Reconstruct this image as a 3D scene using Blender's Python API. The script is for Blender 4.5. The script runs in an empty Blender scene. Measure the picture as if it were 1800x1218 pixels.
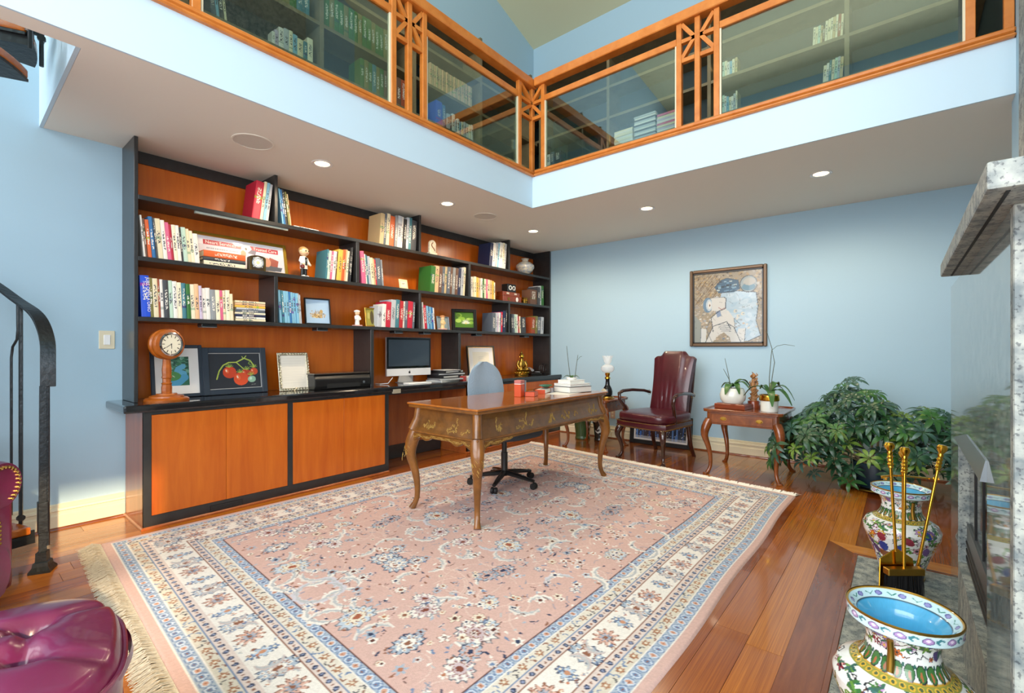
import bpy, bmesh, math, random
import numpy as np
from mathutils import Vector, Matrix
random.seed(7); np.random.seed(7)
R = math.radians
sc = bpy.context.scene
col = sc.collection

# ---------------------------------------------------------------- camera
CAM_H, FPX, YAW, HOR = 1.15, 831.6, R(39.526), 614.07
cd = bpy.data.cameras.new('camera'); cam = bpy.data.objects.new('camera', cd); col.objects.link(cam)
cam.location = (0, 0, CAM_H); cam.rotation_euler = (R(90), 0, YAW)
cd.sensor_fit = 'HORIZONTAL'; cd.sensor_width = 36; cd.lens = FPX/1800*36
cd.shift_y = (HOR-609)/1800; cd.clip_start = 0.02
sc.camera = cam
sc.view_settings.view_transform = 'Standard'; sc.view_settings.look = 'None'
sc.view_settings.gamma = 1; sc.view_settings.use_curve_mapping = False
sc.view_settings.exposure = 0.16

# ---------------------------------------------------------------- world, sun, window light, low fill
w = bpy.data.worlds.new('sky'); sc.world = w; w.use_nodes = True
bg = w.node_tree.nodes['Background']; bg.inputs[0].default_value = (0.80, 0.90, 1.0, 1); bg.inputs[1].default_value = 1.2
def light(name, kind, loc, rot, energy, color, **k):
    d = bpy.data.lights.new(name, kind); d.energy = energy; d.color = color
    for a, b in k.items(): setattr(d, a, b)
    o = bpy.data.objects.new(name, d); col.objects.link(o); o.location = loc; o.rotation_euler = rot
    return o
sun = light('sun', 'SUN', (6, -3, 6), (0, 0, 0), 5.5, (1.0, 0.72, 0.42), angle=R(1.2))
sun.rotation_euler = Vector((-1.0, 0.165, -0.36)).to_track_quat('-Z', 'Y').to_euler()
light('window_light_front', 'AREA', (-0.7, -3.35, 4.2), (R(84), 0, 0), 360, (0.95, 0.97, 1.0), shape='RECTANGLE', size=6.0, size_y=3.2)
light('window_light_side', 'AREA', (3.05, -1.2, 1.8), (0, R(90), 0), 110, (0.95, 0.97, 1.0), shape='RECTANGLE', size=2.4, size_y=3.4)

light('window_light_low', 'AREA', (-0.7, -3.4, 1.3), (R(96), 0, 0), 150, (0.95, 0.97, 1.0), shape='RECTANGLE', size=6.0, size_y=1.9)  # added fill lamp, tilted up to brighten the soffit under the loft

# ---------------------------------------------------------------- helpers
def lin(c):
    if isinstance(c, str): c = [int(c[i:i+2], 16) for i in (0, 2, 4)]
    return tuple((x/255/12.92 if x/255 <= .04045 else ((x/255+.055)/1.055)**2.4) for x in c)
def ray(px, py):
    u = (px-900)/FPX; v = (HOR-py)/FPX
    return Vector((-math.sin(YAW)+u*math.cos(YAW), math.cos(YAW)+u*math.sin(YAW), v))
def at(px, py, X=None, Y=None, Z=None):
    r = ray(px, py); C = Vector((0, 0, CAM_H))
    t = X/r.x if X is not None else (Y/r.y if Y is not None else (Z-CAM_H)/r.z)
    return C + r*t
def tag(o, label=None, cat=None, group=None, kind=None):
    if label: o['label'] = label
    if cat: o['category'] = cat
    if group: o['group'] = group
    if kind: o['kind'] = kind
    return o
def thing(name, label, cat, loc=(0, 0, 0), rz=0, group=None):
    o = bpy.data.objects.new(name, None); col.objects.link(o); o.empty_display_size = .05
    o.location = loc; o.rotation_euler = (0, 0, rz)
    return tag(o, label, cat, group)
def link(name, me, parent=None, loc=None, rot=None):
    o = bpy.data.objects.new(name, me); col.objects.link(o)
    if parent: o.parent = parent
    if loc is not None: o.location = loc
    if rot is not None: o.rotation_euler = rot
    return o
def copy_tree(o, parent=None):
    c = o.copy(); col.objects.link(c); c.parent = parent
    for ch in list(o.children): copy_tree(ch, c)
    return c

class MB:
    def __init__(s): s.v = []; s.f = []
    def add(s, vs, fs, M=None):
        b = len(s.v)
        for p in vs:
            p = Vector(p); s.v.append(tuple(M @ p if M else p))
        for f in fs: s.f.append([i+b for i in f])
        return s
    def bb(s, x0, x1, y0, y1, z0, z1, M=None):
        return s.add([(x0,y0,z0),(x1,y0,z0),(x1,y1,z0),(x0,y1,z0),(x0,y0,z1),(x1,y0,z1),(x1,y1,z1),(x0,y1,z1)],
                     [(0,3,2,1),(4,5,6,7),(0,1,5,4),(1,2,6,5),(2,3,7,6),(3,0,4,7)], M)
    def box(s, c, d, M=None):
        return s.bb(c[0]-d[0]/2, c[0]+d[0]/2, c[1]-d[1]/2, c[1]+d[1]/2, c[2]-d[2]/2, c[2]+d[2]/2, M)
    def beam(s, a, b, w, h, up=(0, 0, 1)):
        a, b = Vector(a), Vector(b); d = (b-a); L = d.length; d.normalize()
        up = Vector(up); x = d.cross(up)
        if x.length < 1e-4: x = d.cross(Vector((1, 0, 0)))
        x.normalize(); u = x.cross(d)
        M = Matrix((x, d, u)).transposed().to_4x4(); M.translation = a
        return s.bb(-w/2, w/2, 0, L, -h/2, h/2, M)
    def tube(s, pts, rad, n=8, cap=True, sq=None, M=None):
        pts = [Vector(p) for p in pts]; m = len(pts)
        if not hasattr(rad, '__len__'): rad = [rad]*m
        vs = []; fs = []; x = None
        for i, p in enumerate(pts):
            d = (pts[min(i+1, m-1)]-pts[max(i-1, 0)])
            if d.length < 1e-9: d = Vector((0, 0, 1))
            d.normalize()
            if x is None:
                x = d.cross(Vector((0, 0, 1)))
                if x.length < .05: x = Vector((1, 0, 0)) - d*d.x
            x = x - d*x.dot(d); x.normalize(); y = d.cross(x)
            ra, rb = (rad[i] if hasattr(rad[i], '__len__') else (rad[i], rad[i]))
            for k in range(n):
                a = 2*math.pi*(k+.5)/n; ca, sa = math.cos(a), math.sin(a)
                if sq: q = max(abs(ca), abs(sa))**sq; ca /= q; sa /= q
                vs.append(p + x*(ca*ra) + y*(sa*rb))
        for i in range(m-1):
            for k in range(n):
                a = i*n+k; b = i*n+(k+1) % n
                fs.append((a, b, b+n, a+n))
        if cap: fs.append(tuple(range(n-1, -1, -1))); fs.append(tuple((m-1)*n+k for k in range(n)))
        return s.add(vs, fs, M)
    def lathe(s, prof, n=24, M=None, cap=True):
        vs = []; fs = []; m = len(prof)
        for r, z in prof:
            for k in range(n):
                a = 2*math.pi*k/n; vs.append((r*math.cos(a), r*math.sin(a), z))
        for i in range(m-1):
            for k in range(n):
                a = i*n+k; b = i*n+(k+1) % n; fs.append((a, b, b+n, a+n))
        if cap:
            if prof[0][0] > 1e-6: fs.append(tuple(range(n-1, -1, -1)))
            if prof[-1][0] > 1e-6: fs.append(tuple((m-1)*n+k for k in range(n)))
        return s.add(vs, fs, M)
    def ball(s, c, r, n=12, m=7, M=None):
        r = r if hasattr(r, '__len__') else (r, r, r); c = Vector(c)
        T = Matrix.Translation(c) @ Matrix.Diagonal((r[0], r[1], r[2], 1))
        if M: T = M @ T
        return s.lathe([(math.sin(math.pi*i/m), -math.cos(math.pi*i/m)) for i in range(m+1)], n, T, False)
    def prism(s, poly, h0, h1, M=None):
        n = len(poly)
        return s.add([(p[0], p[1], h0) for p in poly]+[(p[0], p[1], h1) for p in poly],
                     [tuple(range(n-1, -1, -1)), tuple(range(n, 2*n))]+[(i, (i+1) % n, (i+1) % n+n, i+n) for i in range(n)], M)
    def sweep(s, prof, a, b, side):
        # extrude a profile [(out, z)] from point a to b; side = outward unit vector
        a, b, o = Vector(a), Vector(b), Vector(side); n = len(prof)
        vs = [a+o*p[0]+Vector((0, 0, p[1])) for p in prof]+[b+o*p[0]+Vector((0, 0, p[1])) for p in prof]
        return s.add(vs, [tuple(range(n)), tuple(range(2*n-1, n-1, -1))]+[(i, i+n, (i+1) % n+n, (i+1) % n) for i in range(n)])
    def mesh(s, name, bevel=0, seg=1, smooth=False, ang=38):
        me = bpy.data.meshes.new(name); me.from_pydata(s.v, [], s.f)
        b = bmesh.new(); b.from_mesh(me)
        bmesh.ops.remove_doubles(b, verts=b.verts, dist=1e-6)
        bmesh.ops.recalc_face_normals(b, faces=b.faces)
        if bevel:
            es = [e for e in b.edges if len(e.link_faces) == 2 and e.calc_face_angle(0) > .5]
            bmesh.ops.bevel(b, geom=es, offset=bevel, segments=seg, profile=.6, affect='EDGES', clamp_overlap=True)
        b.to_mesh(me); b.free()
        if smooth:
            me.polygons.foreach_set('use_smooth', [True]*len(me.polygons)); me.set_sharp_from_angle(angle=R(ang))
        me.update(); return me
    def build(s, name, m, parent=None, bevel=0, seg=1, smooth=False, ang=38, loc=None, rot=None):
        me = s.mesh(name, bevel, seg, smooth, ang); me.materials.append(m)
        return link(name, me, parent, loc, rot)
def rz(a): return Matrix.Rotation(a, 4, 'Z')
def rx(a): return Matrix.Rotation(a, 4, 'X')
def ry(a): return Matrix.Rotation(a, 4, 'Y')
def tr(*p): return Matrix.Translation(Vector(p))

# ---------------------------------------------------------------- materials
MATS = {}
def nm(name):
    m = bpy.data.materials.new(name); m.use_nodes = True; t = m.node_tree
    return m, t, t.nodes['Principled BSDF']
def setp(b, **k):
    for a, v in k.items():
        i = b.inputs[a.replace('_', ' ')]
        i.default_value = v
def mat(name, c=None, rough=.5, metal=0, var=.0, scale=8, bump=0, bscale=60, coat=0, spec=.5, c2=None, stretch=(1, 1, 1)):
    if name in MATS: return MATS[name]
    m, t, b = nm(name); N = t.nodes; L = t.links
    base = lin(c); setp(b, Base_Color=(*base, 1), Roughness=rough, Metallic=metal)
    b.inputs['Coat Weight'].default_value = coat; b.inputs['Specular IOR Level'].default_value = spec
    if var or c2:
        tc = N.new('ShaderNodeTexCoord'); mp = N.new('ShaderNodeMapping'); L.new(tc.outputs['Object'], mp.inputs[0])
        mp.inputs['Scale'].default_value = stretch
        no = N.new('ShaderNodeTexNoise'); no.inputs['Scale'].default_value = scale; no.inputs['Detail'].default_value = 5
        L.new(mp.outputs[0], no.inputs[0])
        cr = N.new('ShaderNodeValToRGB'); cr.color_ramp.elements[0].position = .33; cr.color_ramp.elements[1].position = .67
        k2 = lin(c2) if c2 else tuple(x*(1-var) for x in base)
        cr.color_ramp.elements[0].color = (*k2, 1); cr.color_ramp.elements[1].color = (*base, 1)
        L.new(no.outputs[0], cr.inputs[0]); L.new(cr.outputs[0], b.inputs['Base Color'])
    if bump:
        tc = N.new('ShaderNodeTexCoord'); no = N.new('ShaderNodeTexNoise'); no.inputs['Scale'].default_value = bscale
        bp = N.new('ShaderNodeBump'); bp.inputs['Strength'].default_value = bump; bp.inputs['Distance'].default_value = .01
        L.new(tc.outputs['Object'], no.inputs[0]); L.new(no.outputs[0], bp.inputs['Height']); L.new(bp.outputs[0], b.inputs['Normal'])
    MATS[name] = m; return m
def wood(name, c1, c2, rough=.35, stretch=(9, 9, .8), scale=3, coat=.0, rnd=0, figure=0):
    if name in MATS: return MATS[name]
    m, t, b = nm(name); N = t.nodes; L = t.links
    tc = N.new('ShaderNodeTexCoord'); mp = N.new('ShaderNodeMapping'); mp.inputs['Scale'].default_value = stretch
    oi = N.new('ShaderNodeObjectInfo')
    ad = N.new('ShaderNodeVectorMath'); ad.operation = 'ADD'
    sc_ = N.new('ShaderNodeVectorMath'); sc_.operation = 'SCALE'; sc_.inputs['Scale'].default_value = 13.0
    cx = N.new('ShaderNodeCombineXYZ')
    for i in range(3): L.new(oi.outputs['Random'], cx.inputs[i])
    L.new(cx.outputs[0], sc_.inputs[0]); L.new(tc.outputs['Object'], ad.inputs[0]); L.new(sc_.outputs[0], ad.inputs[1])
    L.new(ad.outputs[0], mp.inputs[0])
    no = N.new('ShaderNodeTexNoise'); no.inputs['Scale'].default_value = scale; no.inputs['Detail'].default_value = 6; no.inputs['Roughness'].default_value = .62
    no.inputs['Distortion'].default_value = .4
    L.new(mp.outputs[0], no.inputs[0])
    cr = N.new('ShaderNodeValToRGB'); cr.color_ramp.elements[0].position = .3; cr.color_ramp.elements[1].position = .7
    cr.color_ramp.elements[0].color = (*lin(c2), 1); cr.color_ramp.elements[1].color = (*lin(c1), 1)
    L.new(no.outputs[0], cr.inputs[0]); out = cr.outputs[0]
    if rnd:
        hs = N.new('ShaderNodeHueSaturation'); mr = N.new('ShaderNodeMapRange'); mr.inputs['To Min'].default_value = 1-rnd; mr.inputs['To Max'].default_value = 1+rnd
        L.new(oi.outputs['Random'], mr.inputs[0]); L.new(mr.outputs[0], hs.inputs['Value']); L.new(out, hs.inputs['Color'])
        mh = N.new('ShaderNodeMapRange'); mh.inputs['To Min'].default_value = .492; mh.inputs['To Max'].default_value = .512
        L.new(oi.outputs['Random'], mh.inputs[0]); L.new(mh.outputs[0], hs.inputs['Hue']); out = hs.outputs[0]
    L.new(out, b.inputs['Base Color']); setp(b, Roughness=rough); b.inputs['Coat Weight'].default_value = coat; b.inputs['Coat Roughness'].default_value = .06
    MATS[name] = m; return m
def emis(name, c, s):
    if name in MATS: return MATS[name]
    m, t, b = nm(name); setp(b, Base_Color=(*lin(c), 1)); b.inputs['Emission Color'].default_value = (*lin(c), 1); b.inputs['Emission Strength'].default_value = s
    MATS[name] = m; return m
def pane_mat(name, tint, ior=4.0, boost=.05):
    if name in MATS: return MATS[name]
    m, t, b = nm(name); N = t.nodes; L = t.links; N.remove(b)
    tp = N.new('ShaderNodeBsdfTransparent'); tp.inputs[0].default_value = (*tint, 1)
    gl = N.new('ShaderNodeBsdfGlossy'); gl.inputs['Roughness'].default_value = .01
    lw = N.new('ShaderNodeLayerWeight'); lw.inputs[0].default_value = .5      # Schlick reflectance from the facing angle
    pw = N.new('ShaderNodeMath'); pw.operation = 'POWER'; pw.inputs[1].default_value = ior; L.new(lw.outputs['Facing'], pw.inputs[0])
    mu = N.new('ShaderNodeMath'); mu.operation = 'MULTIPLY_ADD'; mu.inputs[1].default_value = .9; mu.inputs[2].default_value = boost; mu.use_clamp = True
    mx = N.new('ShaderNodeMixShader'); L.new(pw.outputs[0], mu.inputs[0]); L.new(mu.outputs[0], mx.inputs[0]); L.new(tp.outputs[0], mx.inputs[1]); L.new(gl.outputs[0], mx.inputs[2])
    L.new(mx.outputs[0], N['Material Output'].inputs[0]); MATS[name] = m; return m
def print_mat(name, rough=.6, bump=0, bscale=300, coat=0):
    if name in MATS: return MATS[name]
    m, t, b = nm(name); N = t.nodes; L = t.links
    a = N.new('ShaderNodeVertexColor'); a.layer_name = 'Col'; L.new(a.outputs[0], b.inputs['Base Color']); setp(b, Roughness=rough); b.inputs['Coat Weight'].default_value = coat
    if bump:
        tc = N.new('ShaderNodeTexCoord'); no = N.new('ShaderNodeTexNoise'); no.inputs['Scale'].default_value = bscale
        bp = N.new('ShaderNodeBump'); bp.inputs['Strength'].default_value = bump; bp.inputs['Distance'].default_value = .004
        L.new(tc.outputs['Object'], no.inputs[0]); L.new(no.outputs[0], bp.inputs['Height']); L.new(bp.outputs[0], b.inputs['Normal'])
    MATS[name] = m; return m
def book_mat():
    m, t, b = nm('book_cover'); N = t.nodes; L = t.links
    oi = N.new('ShaderNodeObjectInfo'); tc = N.new('ShaderNodeTexCoord'); sp = N.new('ShaderNodeSeparateXYZ'); L.new(tc.outputs['Generated'], sp.inputs[0])
    def mth(op, a, bb, cc=None):
        n = N.new('ShaderNodeMath'); n.operation = op
        for i, x in enumerate((a, bb)):
            if isinstance(x, (int, float)): n.inputs[i].default_value = x
            else: L.new(x, n.inputs[i])
        return n.outputs[0]
    rd = oi.outputs['Random']
    no = N.new('ShaderNodeTexNoise'); no.inputs['Scale'].default_value = 130; L.new(tc.outputs['Object'], no.inputs[0])
    txt = mth('GREATER_THAN', no.outputs[0], .52)
    z = sp.outputs[2]; y = sp.outputs[1]
    r2 = mth('FRACT', mth('MULTIPLY', rd, 7.31), 0)
    lo = mth('GREATER_THAN', z, mth('ADD', mth('MULTIPLY', r2, .25), .2)); hi = mth('LESS_THAN', z, mth('ADD', mth('MULTIPLY', rd, .3), .62))
    yb = mth('LESS_THAN', mth('ABSOLUTE', mth('SUBTRACT', y, .5), 0), .24)
    mask = mth('MULTIPLY', mth('MULTIPLY', lo, hi), mth('MULTIPLY', yb, txt))
    # a band on some spines
    r3 = mth('FRACT', mth('MULTIPLY', rd, 23.7), 0)
    bandz = mth('LESS_THAN', mth('ABSOLUTE', mth('SUBTRACT', z, mth('ADD', mth('MULTIPLY', r3, .6), .2)), 0), .035)
    band = mth('MULTIPLY', bandz, mth('GREATER_THAN', r2, .45))
    spine = mth('GREATER_THAN', sp.outputs[0], .96)
    bw = N.new('ShaderNodeRGBToBW'); L.new(oi.outputs['Color'], bw.inputs[0])
    dark = mth('LESS_THAN', bw.outputs[0], .3)
    ink = N.new('ShaderNodeMix'); ink.data_type = 'RGBA'; L.new(dark, ink.inputs[0]); ink.inputs[6].default_value = (.05, .05, .07, 1); ink.inputs[7].default_value = (.78, .75, .65, 1)
    ac = N.new('ShaderNodeHueSaturation'); ac.inputs['Hue'].default_value = .62; ac.inputs['Value'].default_value = .6; L.new(oi.outputs['Color'], ac.inputs['Color'])
    m1 = N.new('ShaderNodeMix'); m1.data_type = 'RGBA'; L.new(mth('MULTIPLY', band, spine), m1.inputs[0]); L.new(oi.outputs['Color'], m1.inputs[6]); L.new(ac.outputs[0], m1.inputs[7])
    m2 = N.new('ShaderNodeMix'); m2.data_type = 'RGBA'; L.new(mth('MULTIPLY', mask, spine), m2.inputs[0]); L.new(m1.outputs[2], m2.inputs[6]); L.new(ink.outputs[2], m2.inputs[7])
    L.new(m2.outputs[2], b.inputs['Base Color']); setp(b, Roughness=.5); MATS['book_cover'] = m; return m
def granite(name, c1, c2, rough):
    m, t, b = nm(name); N = t.nodes; L = t.links
    tc = N.new('ShaderNodeTexCoord'); n1 = N.new('ShaderNodeTexNoise'); n1.inputs['Scale'].default_value = 26; n1.inputs['Detail'].default_value = 10
    n2 = N.new('ShaderNodeTexVoronoi'); n2.inputs['Scale'].default_value = 70
    L.new(tc.outputs['Object'], n1.inputs[0]); L.new(tc.outputs['Object'], n2.inputs[0])
    cr = N.new('ShaderNodeValToRGB'); cr.color_ramp.elements[0].position = .35; cr.color_ramp.elements[1].position = .62
    cr.color_ramp.elements[0].color = (*lin(c2), 1); cr.color_ramp.elements[1].color = (*lin(c1), 1); L.new(n1.outputs[0], cr.inputs[0])
    n3 = N.new('ShaderNodeTexNoise'); n3.inputs['Scale'].default_value = 120; n3.inputs['Detail'].default_value = 4; L.new(tc.outputs['Object'], n3.inputs[0])
    c3 = N.new('ShaderNodeValToRGB'); c3.color_ramp.elements[0].position = .56; c3.color_ramp.elements[1].position = .63
    c3.color_ramp.elements[0].color = (1, 1, 1, 1); c3.color_ramp.elements[1].color = (.25, .26, .3, 1); L.new(n3.outputs[0], c3.inputs[0])
    mx = N.new('ShaderNodeMix'); mx.data_type = 'RGBA'; mx.blend_type = 'MULTIPLY'; mx.inputs[0].default_value = .8
    L.new(cr.outputs[0], mx.inputs[6]); L.new(c3.outputs[0], mx.inputs[7]); L.new(mx.outputs[2], b.inputs['Base Color']); setp(b, Roughness=rough)
    MATS[name] = m; return m

WALL = mat('blue_wall_paint', 'A7C5D5', .75, bump=.03, bscale=180)
FASC = mat('pale_blue_paint', 'C8DEEA', .7)
SOFF = mat('cream_ceiling_paint', 'ECE6D8', .8)
UPCE = mat('pale_yellow_paint', 'D6D3AE', .8)
BASE = mat('cream_trim_paint', 'DCD2B4', .4)
CHER = wood('cherry_veneer', 'CC6A1A', 'B4520F', .27, (5, 5, .5), 3, .0)
CHERD = wood('cherry_side_veneer', 'A85A28', '8A4218', .3, (5, 5, .5), 3, .3)
BLK = mat('black_stained_wood', '2B2B2B', .32, var=.25, scale=20, coat=.2)
BLKTOP = mat('black_lacquer_top', '1C1C1E', .1, coat=.6)
PLK = wood('jatoba_plank', 'B2641F', '803C12', .22, (14, 1.3, 14), 2.2, .5, .42)
RAILW = wood('railing_cherry', 'D8863A', 'C06A22', .35, (3, 3, 3), 3, .2)
GRAN = granite('honed_granite', 'A2A59C', '666F70', .55)
GRANP = granite('polished_granite', '8F9A98', '707B7A', .04)
GOLD = mat('polished_brass', 'D9A93C', .16, 1)
GOLDD = mat('aged_brass', 'A9843A', .3, 1)
IRON = mat('forged_iron', '3A3D3F', .38, .85, bump=.25, bscale=40)
STEEL = mat('grey_satin_metal', '8C959A', .3, .6)
BOOK = book_mat()
PAGES = mat('book_pages', 'E2D8BE', .8, var=.2, scale=60, stretch=(1, 6, 1))
WHITE = mat('white_gloss', 'EDEDEA', .25)
BLACK = mat('black_plastic', '161616', .3)
BLKM = mat('black_matte', '121212', .6)

# ================================================================ setting
XW, YB, H1, XL, YL, H2 = -4.185, 5.571, 2.549, -2.822, 3.737, 2.85
def struct(name, mb, m, parent=None, **k):
    o = mb.build(name, m, parent, **k)
    if parent is None: o['kind'] = 'structure'
    return o
floor = struct('floor', MB().bb(-4.4, 3.4, -3.7, 5.8, -.14, -.016), mat('sub_floor', '6A3010', .5))
# hardwood planks, running towards the back wall, framed around the hearth
HX0, HX1, HY0, HY1 = -.192, .175, 1.36, 3.27
PW = .1305
pl_me = MB().bb(-.5, .5, -.5, .5, -1, 0).mesh('plank'); pl_me.materials.append(PLK)
def plank(x0, x1, y0, y1):
    o = link('plank', pl_me, floor); o.location = ((x0+x1)/2, (y0+y1)/2, 0); o.scale = (x1-x0-.0016, y1-y0-.0016, .015)
rnd = random.Random(3)
xb = HX0-.02-PW      # border plank beside hearth starts here
x = xb; cols = []
while x > XW+.01: cols.append((max(x-PW, XW), x)); x -= PW
for a, b in cols:
    y = -.5 - rnd.random()*.8
    while y < YB:
        L = rnd.choice((.9, 1.2, 1.5, 1.8)); plank(a, b, max(y, -.5), min(y+L, YB)) if y+L > -.5 else None; y += L
x = xb
while x < 1.2:
    y = HY1+.15 - rnd.random()*.0
    first = True
    while y < YB:
        L = rnd.choice((.7, 1.1, 1.5)); plank(x, x+PW, y, min(y+L, YB)); y += L
    x += PW
plk2 = wood('light_jatoba_plank', 'D08A3A', 'B46A24', .22, (1.3, 14, 14), 2.2, .5)
plk3 = wood('dark_jatoba_plank', '8C4A20', '6A3212', .22, (14, 1.3, 14), 2.2, .5)
MB().prism([(xb+PW, HY1+.02), (xb, HY1+.15), (HX1+.6, HY1+.15), (HX1+.6, HY1+.02)], -.015, .0005).build('border_plank', plk2, floor)
MB().prism([(xb, .2), (xb+PW, .2), (xb+PW, HY1+.02), (xb, HY1+.148)], -.015, 0).build('border_plank', plk3, floor)
MB().prism([(xb, -.5), (xb+PW, -.5), (xb+PW, .198), (xb, .198)], -.015, 0).build('border_plank', plk3, floor)
MB().bb(HX0-.02, HX0, -.5, HY1+.02, -.015, .003).build('edge_strip', plk3, floor, bevel=.002)
MB().bb(HX0, HX1+.6, HY1, HY1+.02, -.015, .003).build('edge_strip', plk3, floor, bevel=.002)
hearth = struct('floor_hearth', MB().bb(HX0, .9, -.5, HY1, -.014, -.004), mat('hearth_joint', '6f7270', .8))
for i, (a, b) in enumerate(((-.5, .75), (.753, 2.01), (2.013, HY1))):
    MB().bb(HX0, .9, a, b, -.013, 0).build('hearth_slab', GRAN, hearth, bevel=.0015)

struct('wall_left', MB().bb(XW-.12, XW, -3.7, 5.75, 0, 8), WALL)
struct('wall_back', MB().bb(XW, 2.2, YB, YB+.12, 0, 8), WALL)
struct('wall_right', MB().bb(.478, .62, 1.4, 3.867, 0, 8), WALL)
struct('wall_alcove', MB().bb(1.75, 1.87, 3.2, YB, 0, 5), WALL)
# loft slab: soffit, with cut-out for the stair
slab = [(XW, .421), (-2.945, .421), (-2.945, -1.2), (XL-.012, -1.2), (XL-.012, YL+.012), (.478, YL+.012), (.478, 3.867), (1.75, 3.867), (1.75, YB), (XW, YB)]
struct('ceiling', MB().prism(slab, H1, H2), SOFF)
struct('wall_loft_left', MB().bb(XL-.012, XL, -1.2, YL, H1-.001, H2), FASC)
struct('wall_loft_back', MB().bb(XL-.012, .478, YL, YL+.012, H1-.001, H2), FASC)
struct('wall_stairwell', MB().bb(XW, -2.945, .402, .42, H1, H2+1.6), FASC)
# upper sloped ceiling
zc = 5.56
def sl(y): return zc+.32*(YB-y)
struct('ceiling_upper', MB().add([(XW, YB, zc), (3.3, YB, zc), (3.3, 1.0, sl(1)), (XW, 1.0, sl(1)), (3.3, -3.7, 6.6), (XW, -3.7, 6.6)], [(0, 1, 2, 3), (3, 2, 4, 5)]), UPCE)
# window walls out of view behind and beside the camera
mb = MB()
for a, b in ((XW, -3.8), (-1.9, -1.6), (.3, .6), (2.5, 3.3)): mb.bb(a, b, -3.7, -3.58, .3, 6.2)
mb.bb(XW, 3.3, -3.7, -3.58, 0, .3); mb.bb(XW, 3.3, -3.7, -3.58, 6.2, 8)
struct('wall_front', mb, WALL)
mb = MB()
for a, b in ((-3.6, -3.2), (-1.75, -1.55), (-.25, 1.4)): mb.bb(3.2, 3.3, a, b, .5, 2.9)
mb.bb(3.2, 3.3, -3.6, 1.4, 0, .5); mb.bb(3.2, 3.3, -3.6, 1.4, 2.9, 8); mb.bb(.62, 3.3, 1.4, 1.5, 0, 8)
struct('wall_side', mb, WALL)
for i, (a, b) in enumerate(((-3.8, -1.9), (-1.6, .3), (.6, 2.5))):
    wn = struct(f'window_{i+1}', MB().bb(a, b, -3.66, -3.62, 2.4, 2.48).bb((a+b)/2-.03, (a+b)/2+.03, -3.66, -3.62, .3, 6.2), BASE)
for i, (a, b) in enumerate(((-3.2, -1.75), (-1.55, -.25))):
    wn = struct(f'window_{i+4}', MB().bb(3.23, 3.27, a, b, 2.3, 2.36).bb(3.23, 3.27, (a+b)/2-.03, (a+b)/2+.03, .5, 2.9), BASE)
# baseboards
bp = [(0, 0), (.028, 0), (.028, .085), (.020, .093), (.020, .112), (.027, .118), (.024, .130), (.012, .136), (.012, .150), (0, .158)]
struct('baseboard_left', MB().sweep(bp, (XW, -2, 0), (XW, .822, 0), (1, 0, 0)), BASE)
struct('baseboard_back', MB().sweep(bp, (-3.70, YB, 0), (1.7, YB, 0), (0, -1, 0)), BASE)
struct('trim_1', MB().sweep([(0, 0), (.04, 0), (.038, .008), (.03, .014), (0, .016)], (XW, -2, 0), (XW, .822, 0), (1, 0, 0)), plk3)
struct('trim_2', MB().sweep([(0, 0), (.04, 0), (.038, .008), (.03, .014), (0, .016)], (-3.70, YB, 0), (1.7, YB, 0), (0, -1, 0)), plk3)

# ---------------------------------------------------------------- recessed lights and speakers in the soffit
def downlight(x, y, lab, watt=42):
    t = thing('recessed_downlight', lab, 'ceiling light', (x, y, H1))
    MB().lathe([(.052, -.001), (.075, -.001), (.078, -.004), (.074, -.007), (.055, -.005), (.052, -.001)], 28, cap=False).build('trim_ring', WHITE, t, smooth=True)
    MB().lathe([(0, -.0025), (.054, -.0025), (.054, -.0005), (0, -.0005)], 24, cap=False).build('lens', emis('warm_lamp', 'FFDCA4', 9), t)
    l = light('lamp', 'SPOT', (0, 0, -.02), (0, 0, 0), watt, (1, .80, .56), spot_size=R(172), spot_blend=.5, shadow_soft_size=.05); l.parent = t
downlight(-3.367, 1.837, 'lit recessed ceiling light beside the larger round ceiling speaker')
downlight(-3.367, 3.105, 'lit recessed ceiling light, second along the bookcase')
downlight(-3.367, 4.475, 'lit recessed ceiling light in front of the blue and white jar')
downlight(-1.954, 4.468, 'lit recessed ceiling light above the burgundy armchair')
downlight(-.5, 4.468, 'lit recessed ceiling light nearest the mantelpiece')
for x, y, lab in ((-3.373, 1.348, 'round ceiling speaker grille near the tall black bookcase end panel'), (-3.38, 3.655, 'round ceiling speaker grille near the inner loft corner')):
    t = thing('ceiling_speaker', lab, 'speaker', (x, y, H1))
    MB().lathe([(.118, -.001), (.128, -.001), (.128, -.005), (.118, -.006), (.118, -.001)], 36, cap=False).build('bezel', SOFF, t, smooth=True)
    MB().lathe([(0, -.003), (.117, -.003), (.117, -.0008), (0, -.0008)], 36, cap=False).build('grille', mat('speaker_grille', 'D6CFC2', .8, bump=.4, bscale=500), t)

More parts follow.
